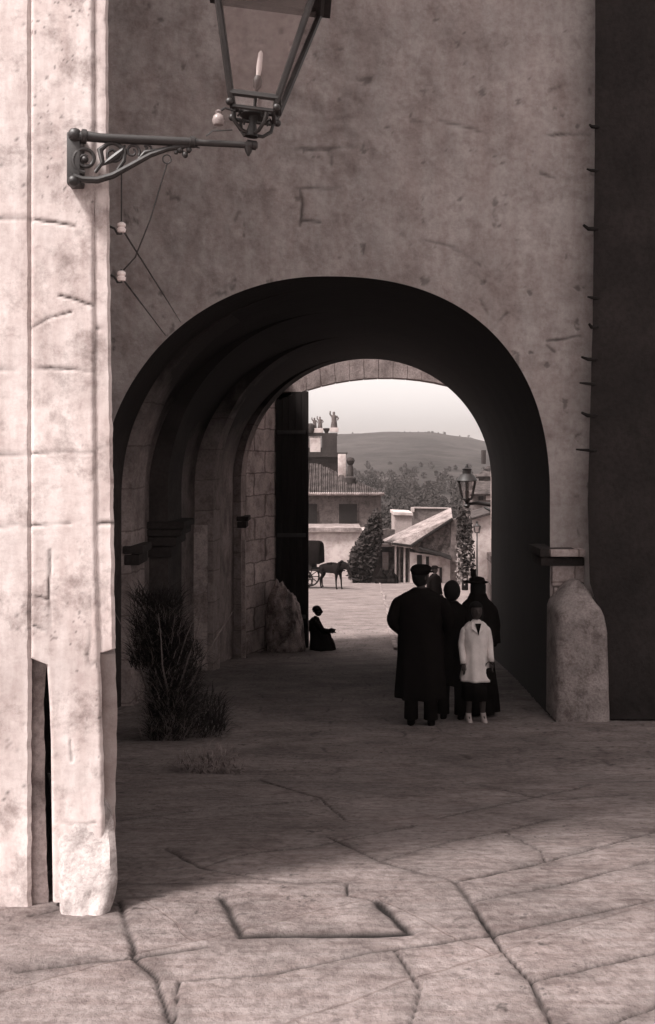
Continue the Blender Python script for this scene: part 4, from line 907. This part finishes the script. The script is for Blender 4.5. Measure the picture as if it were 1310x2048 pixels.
slab_px(902, 914, 1038, 1180, Yk-.25, .6, 'corner_post', M_house, mk, bev=.04)
for x in (791, 799, 809, 818): slab_px(x-1.6, x+2.0, 1086, 1180, Yk+.25, .16, 'post', M_house if x in (799, 818) else M_hwhite, mk, bev=.02)
ext([(765,1090),(822,1090),(822,1185),(765,1185)], Yk+2.4, .3, mat('back_render', .42,.2, scale=2, blotch=(2.4,.5,.4,.54)), 'back_wall', mk)
slab_px(763, 786, 1088, 1094, Yk+.9, .5, 'lintel', M_hwhite, mk, bev=.03); slab_px(763, 785, 1094, 1104, Yk+1.0, .4, 'shade_board', M_shut, mk, bev=0)
slab_px(765, 777, 1104, 1140, Yk+1.2, .3, 'counter', M_hwhite, mk, bev=.03); slab_px(784, 820, 1128, 1150, Yk+.8, .2, 'partition', M_house, mk, bev=.02)
def crouch(px, label):
    g = Vector((P(px,0,Yk-.6).x, Yk-.6, gz(0,Yk-.6))); t = thing('person', g, label, 'person')
    mb = MB(); mb.ell([(g.x+x, g.y+y, g.z+z, a, b) for x, y, z, a, b in ((0,0,0,.36,.34),(0,0,.12,.38,.36),(0,.02,.3,.33,.3),(0,.04,.46,.24,.22),(0,.02,.56,.13,.13),(0,0,.62,.10,.11),(0,-.01,.72,.115,.125),(0,0,.82,.07,.08),(0,0,.84,.01,.01))], 16); mb.build('body', M_black2, t, smooth=2)
    mb = MB(); mb.ell([(g.x+x, g.y+y+.02, g.z+z, a, b) for x, y, z, a, b in ((0,.02,.30,.36,.32),(0,.03,.45,.27,.25),(0,.03,.58,.15,.15),(0,.02,.72,.13,.13),(0,.02,.83,.085,.09),(0,.02,.86,.01,.01))], 16); mb.build('shawl', M_black, t, smooth=2)
crouch(763, 'crouching figure in a dark shawl beside the foot of the bush'); crouch(784, 'crouching figure in a dark shawl before the market house posts')
# blocks seen over the market roof
bl = thing('outbuilding', P(806,1062,82), 'small pale flat-topped block seen over the market roof', 'building')
ext([(789,1028),(824,1030),(824,1120),(789,1120)], 82, 4, mat('pale_render', .36,.26, scale=.7, bump=.2, bscale=4, w=.4), 'wall', bl); ext([(787,1024),(826,1026),(826,1031),(787,1030)], 81.8, 4.4, M_hwhite, 'parapet', bl)
bl = thing('garden_wall', P(850,1030,88), 'low stone wall with a white corner stone above the market roof', 'wall')
ext([(824,1017),(900,1018),(900,1100),(824,1100)], 88, .6, M_house, 'masonry', bl); ext([(823,1015),(829,1015),(829,1024),(823,1024)], 87.8, .8, M_hwhite, 'corner_stone', bl); ext([(829,1014.5),(900,1016),(900,1018),(829,1017)], 87.9, .8, mat('pale_render', .36), 'coping', bl)
bl = thing('garden_wall', P(772,1075,78), 'low broken pale wall just over the eaves of the market roof', 'wall')
ext([(762,1060),(776,1058),(790,1060),(790,1110),(762,1110)], 78, .6, M_house, 'masonry', bl)
# white house wall and far roofs at the right
wf = thing('white_house', P(975,1180,44), 'bright blank whitewashed house wall at the right of the square', 'house')
ext([(944,1040),(985,1027),(1500,1027),(1500,1240),(944,1240)], 44, 6, M_hwhite, 'wall', wf, dx=.95); ext([(940,1037),(986,1023),(1500,1021),(1500,1027),(986,1028),(941,1041)], 43.8, 6.4, M_tile, 'eaves', wf, dx=.98)
fr = thing('tiled_house', P(975,1000,74), 'crowded dark tiled roofs stepping above the white house wall', 'house')
ext([(945,985),(1300,978),(1300,1040),(945,1040)], 74, 5, M_house, 'wall', fr); mb = MB(); mb.prism([P(x, y, z) for x, y, z in ((940,988,73.4),(1300,980,73.4),(1300,960,77),(957,962,77))], (0,.1,-.15)); mb.build('roof', M_tile, fr)
ext([(958,950),(1300,945),(1300,975),(958,975)], 79, 4, M_house, 'upper_wall', fr); mb = MB(); mb.prism([P(x, y, z) for x, y, z in ((952,953,78.6),(1300,948,78.6),(1300,925,82),(975,932,82))], (0,.1,-.15)); mb.build('upper_roof', M_tile, fr)
slab_px(972, 984, 988, 1000, 73.9, .2, 'window', M_hwhite, fr, bev=0); slab_px(958, 967, 988, 1000, 73.9, .2, 'window', M_shut, fr, bev=0); slab_px(965, 972, 900, 928, 80, .8, 'chimney', M_grime, fr, bev=.03)
# post overgrown with ivy
iv = thing('ivy_post', P(930,1150,43), 'slender ivy-grown post with pale and dark mottled leaves by the market house', 'ivy')
mb = MB(); mb.tube([P(930,1180,43), P(929,1100,43), P(928,1020,43)], [.14,.12,.08], 8); mb.build('post', M_wood, iv, smooth=2)
mb = MB(); leafmass(mb, [(914,1040),(922,1012),(938,1015),(944,1050),(946,1090),(950,1120),(950,1140),(930,1150),(918,1140),(916,1100)], 43, .35, 750, .09, 9); mb.build('dark_leaf', M_leaf, iv)
mb = MB(); leafmass(mb, [(914,1080),(935,1076),(944,1100),(948,1165),(914,1170)], 43, .40, 420, .09, 10); mb.build('pale_leaf', mat('pale_leaf', .20,.10, bump=0), iv)
# far lamp post
lpn = thing('street_lamp', P(954,1200,42.5), 'thin street lamp with small glass lantern before the white house wall', 'lamp'); k = 42.5/F
c = P(954,0,42.5); zb0 = gz(2,42.5)
mb = MB(); mb.tube([(c.x,c.y,zb0),(c.x,c.y,zb0+.5),(c.x,c.y,P(0,1110,42.5).z),(c.x,c.y,P(0,1066,42.5).z)], [.07,.05,.035,.03], 8); mb.build('post', M_iron, lpn, smooth=2)
mb = MB(); z0 = P(0,1065,42.5).z; z1 = P(0,1052,42.5).z; w0, w1 = 4*k, 6.2*k
for sx in (-1,1):
    for sy in (-1,1): mb.tube([(c.x+sx*w0,c.y+sy*w0,z0),(c.x+sx*w1,c.y+sy*w1,z1)], .018, 5)
for z, w in ((z0,w0),(z1,w1)):
    q = [(-w,-w),(w,-w),(w,w),(-w,w)]
    for i in range(4): mb.tube([(c.x+q[i][0],c.y+q[i][1],z),(c.x+q[(i+1)%4][0],c.y+q[(i+1)%4][1],z)], .02, 5)
mb.lathe([(w1*1.25,0),(w1*.5,3.5*k),(.05,5*k),(.06,9*k),(.01,10*k)], (c.x,c.y,z1), 8); mb.build('lantern', M_iron, lpn)
# second bracket lamp, dark against the square
yl = 24.2; sl2 = thing('wall_lamp', P(985,1012,yl), 'dark silhouetted bracket lantern hanging over the square at the right', 'lamp')
mb = MB(); mb.tube([P(1012,1008,yl), P(985,1010,yl), P(955,1006,yl), P(936,1008,yl)], [.06,.055,.045,.03], 8); mb.tube([P(1004,1040,yl), P(990,1026,yl), P(968,1014,yl)], [.035,.045,.025], 7); mb.sphere(P(990,1012,yl), .09, 2); mb.build('arm', M_iron, sl2, smooth=2)
mb = MB(); c = P(934,0,yl); z0 = P(0,998,yl).z; z1 = P(0,961,yl).z; w0, w1 = .13, .235
for a in range(6):
    t0 = a*math.pi/3+.3; t1 = t0+math.pi/3
    p0 = Vector((c.x+w0*math.cos(t0), yl+w0*math.sin(t0), z0)); p1 = Vector((c.x+w1*math.cos(t0), yl+w1*math.sin(t0), z1)); n0 = Vector((c.x+w0*math.cos(t1), yl+w0*math.sin(t1), z0)); n1 = Vector((c.x+w1*math.cos(t1), yl+w1*math.sin(t1), z1))
    mb.tube([p0, p1], .024, 5); mb.tube([p0, n0], .024, 5); mb.tube([p1, n1], .026, 5)
mb.lathe([(.27,0),(.16,.14),(.11,.17),(.11,.26),(.13,.28),(.05,.32),(.02,.40)], (c.x,yl,z1), 12); mb.lathe([(.05,-.22),(.08,-.16),(.04,-.1),(.10,0)], (c.x,yl,z0), 10)
fr2 = mb.build('lantern_frame', M_iron, sl2, smooth=True)
mb = MB()
for a in range(6):
    t0 = a*math.pi/3+.3; t1 = t0+math.pi/3; w0b, w1b = w0-.004, w1-.004
    mb.add([(c.x+w0b*math.cos(t0),yl+w0b*math.sin(t0),z0),(c.x+w0b*math.cos(t1),yl+w0b*math.sin(t1),z0),(c.x+w1b*math.cos(t1),yl+w1b*math.sin(t1),z1),(c.x+w1b*math.cos(t0),yl+w1b*math.sin(t0),z1)], [(0,1,2,3)])
mb.build('glass', M_pane, fr2)
mb = MB(); mb.tube([(c.x,yl,z0), (c.x,yl,z0+.2)], .05, 8); mb.build('burner', M_iron, fr2)

# ------------------------------------------------------------------ hill
def ridge(x): return np.interp(x, [-3000,-60,0,40,75,100,130,400,3000], [40,17,17.5,20,19.5,16,9,2,20])
xs = np.concatenate([np.linspace(-2500,-220,20), np.linspace(-200,320,180), np.linspace(340,2500,20)]); ys = np.concatenate([np.linspace(95,760,130), np.linspace(790,2600,14)])
X, Y = np.meshgrid(xs, ys); t = np.clip((Y-95)/600, 0, 1.0); u = X*700/np.maximum(Y, 300)
Z = -9.5+(ridge(u)+9.5)*(.15*t+.85*t**1.35)+1.6*fbm(X/60, Y/60, 4, 12)*np.clip(t*3, .1, 1)+.5*fbm(X/9, Y/9, 3, 13)
Z = np.where(Y > 720, Z-(Y-720)*.05, Z)
n, k = X.shape; idx = np.arange(n*k).reshape(n, k)
mb = MB(); mb.v = [tuple(p) for p in np.stack([X, Y, Z], -1).reshape(-1, 3)]; mb.f = [tuple(q) for q in np.stack([idx[:-1,:-1], idx[:-1,1:], idx[1:,1:], idx[1:,:-1]], -1).reshape(-1, 4)]
hl = mb.build('hill', mat('hill_scrub', .055,.018, scale=.03, speck=.35, bump=.6, bscale=.1, blotch=(.045,.6,.40,.54), w=.3, bdist=2), None, smooth=2); hl['kind'] = 'structure'
def hz_(x, y):
    i = min(max(np.searchsorted(ys, y)-1, 0), n-2); j = min(max(np.searchsorted(xs, x)-1, 0), k-2); return float(Z[i, j])
mb = MB(); rnd = random.Random(5)
def clump(x, y, h, nl, s):
    z = hz_(x, y)
    for _ in range(nl):
        a = rnd.uniform(0, 6.28); r = math.sqrt(rnd.random())*h*.5; zz = z+rnd.uniform(.05, 1)*h; r *= math.sin(max(.15, min(1, (zz-z)/h))*math.pi*.85+.15)
        p = Vector((x+r*math.cos(a), y+r*math.sin(a), zz)); d = Vector((rnd.gauss(0,1), rnd.gauss(0,1), rnd.gauss(0,1))).normalized(); b = d.orthogonal().normalized(); q = s*rnd.uniform(.6, 1.4); o = len(mb.v)
        mb.v += [tuple(p-d*q), tuple(p+b*q*.7), tuple(p+d*q), tuple(p-b*q*.7)]; mb.f.append((o, o+1, o+2, o+3))
for _ in range(170):
    y = 105+rnd.random()**1.5*120; x = rnd.uniform(-.03, .20)*y; clump(x, y, rnd.uniform(1.5, 4.5), 240, .2)
for _ in range(170):
    y = 140+rnd.random()**1.6*190; x = rnd.uniform(-.03, .20)*y; clump(x, y, rnd.uniform(1.2, 2.6), 70, .25)
for _ in range(16):
    px = rnd.choice([rnd.uniform(800, 870), rnd.uniform(850, 960), rnd.uniform(690, 980)]); y = 690; clump((px-CX)*y/F, y, rnd.uniform(.8, 1.8), 40, .3)
wd = mb.build('hillside_wood', mat('wood_foliage', .04,.02, scale=.1, bump=0, speck=.3, w=.2), None); tag(wd, 'dark mass of trees and scrub covering the lower hillside', 'wood', kind='stuff')

# ------------------------------------------------------------------ haze
hm = bpy.data.materials.new('haze_air'); hm.use_nodes = True; nt = hm.node_tree
for n_ in list(nt.nodes): nt.nodes.remove(n_)
ho_ = nt.nodes.new('ShaderNodeOutputMaterial'); pv_ = nt.nodes.new('ShaderNodeVolumePrincipled'); pv_.inputs['Color'].default_value = (.9,.83,.81,1); pv_.inputs['Density'].default_value = .0003
nt.links.new(pv_.outputs[0], ho_.inputs['Volume'])
hb_ = MB().box((0,1500,12),(5600,3400,60)).build('haze', hm, None); hb_['kind'] = 'stuff'; hb_['label'] = 'pale thin haze softening the far hill and square'
# ------------------------------------------------------------------ light, sky, camera
AZ, EL = R(33), R(56)
sd = Vector((-math.cos(EL)*math.cos(AZ), -math.cos(EL)*math.sin(AZ), math.sin(EL)))
sun = bpy.data.lights.new('sun', 'SUN'); sun.energy = 2.7; sun.angle = R(9); sun.color = (1, .95, .915)
so = bpy.data.objects.new('sun', sun); COL.objects.link(so); so.rotation_euler = sd.to_track_quat('Z', 'Y').to_euler(); so.location = (0,0,30)
W = bpy.data.worlds.new('World'); SC.world = W; W.use_nodes = True; nt = W.node_tree; N = nt.nodes; L = nt.links
bgd = N['Background']; sky = N.new('ShaderNodeTexSky'); sky.sky_type = 'NISHITA'; sky.sun_disc = False; sky.sun_elevation = EL; sky.sun_rotation = math.atan2(sd.x, sd.y); sky.dust_density = 3.2
bw_ = N.new('ShaderNodeRGBToBW'); L.new(sky.outputs[0], bw_.inputs[0]); mx = N.new('ShaderNodeMix'); mx.data_type = 'RGBA'; mx.blend_type = 'MULTIPLY'; mx.inputs[0].default_value = 1
L.new(bw_.outputs[0], mx.inputs[6]); mx.inputs[7].default_value = (1, .925, .90, 1); L.new(mx.outputs[2], bgd.inputs[0]); bgd.inputs[1].default_value = .145
cam = bpy.data.cameras.new('camera'); cam.sensor_fit = 'HORIZONTAL'; cam.sensor_width = 36; cam.lens = 36*F/1310; cam.shift_y = -(1024-CY)/1310; cam.clip_end = 6000; cam.clip_start = .05
co = bpy.data.objects.new('camera', cam); COL.objects.link(co); co.location = (0,0,CZ); co.rotation_euler = (R(90),0,0); SC.camera = co
SC.render.engine = 'CYCLES'
SC.cycles.use_denoising = True; SC.cycles.max_bounces = 8; SC.cycles.diffuse_bounces = 5; SC.cycles.transparent_max_bounces = 12
SC.view_settings.view_transform = 'Standard'; SC.view_settings.look = 'None'; SC.view_settings.exposure = 1.32; SC.view_settings.gamma = 1
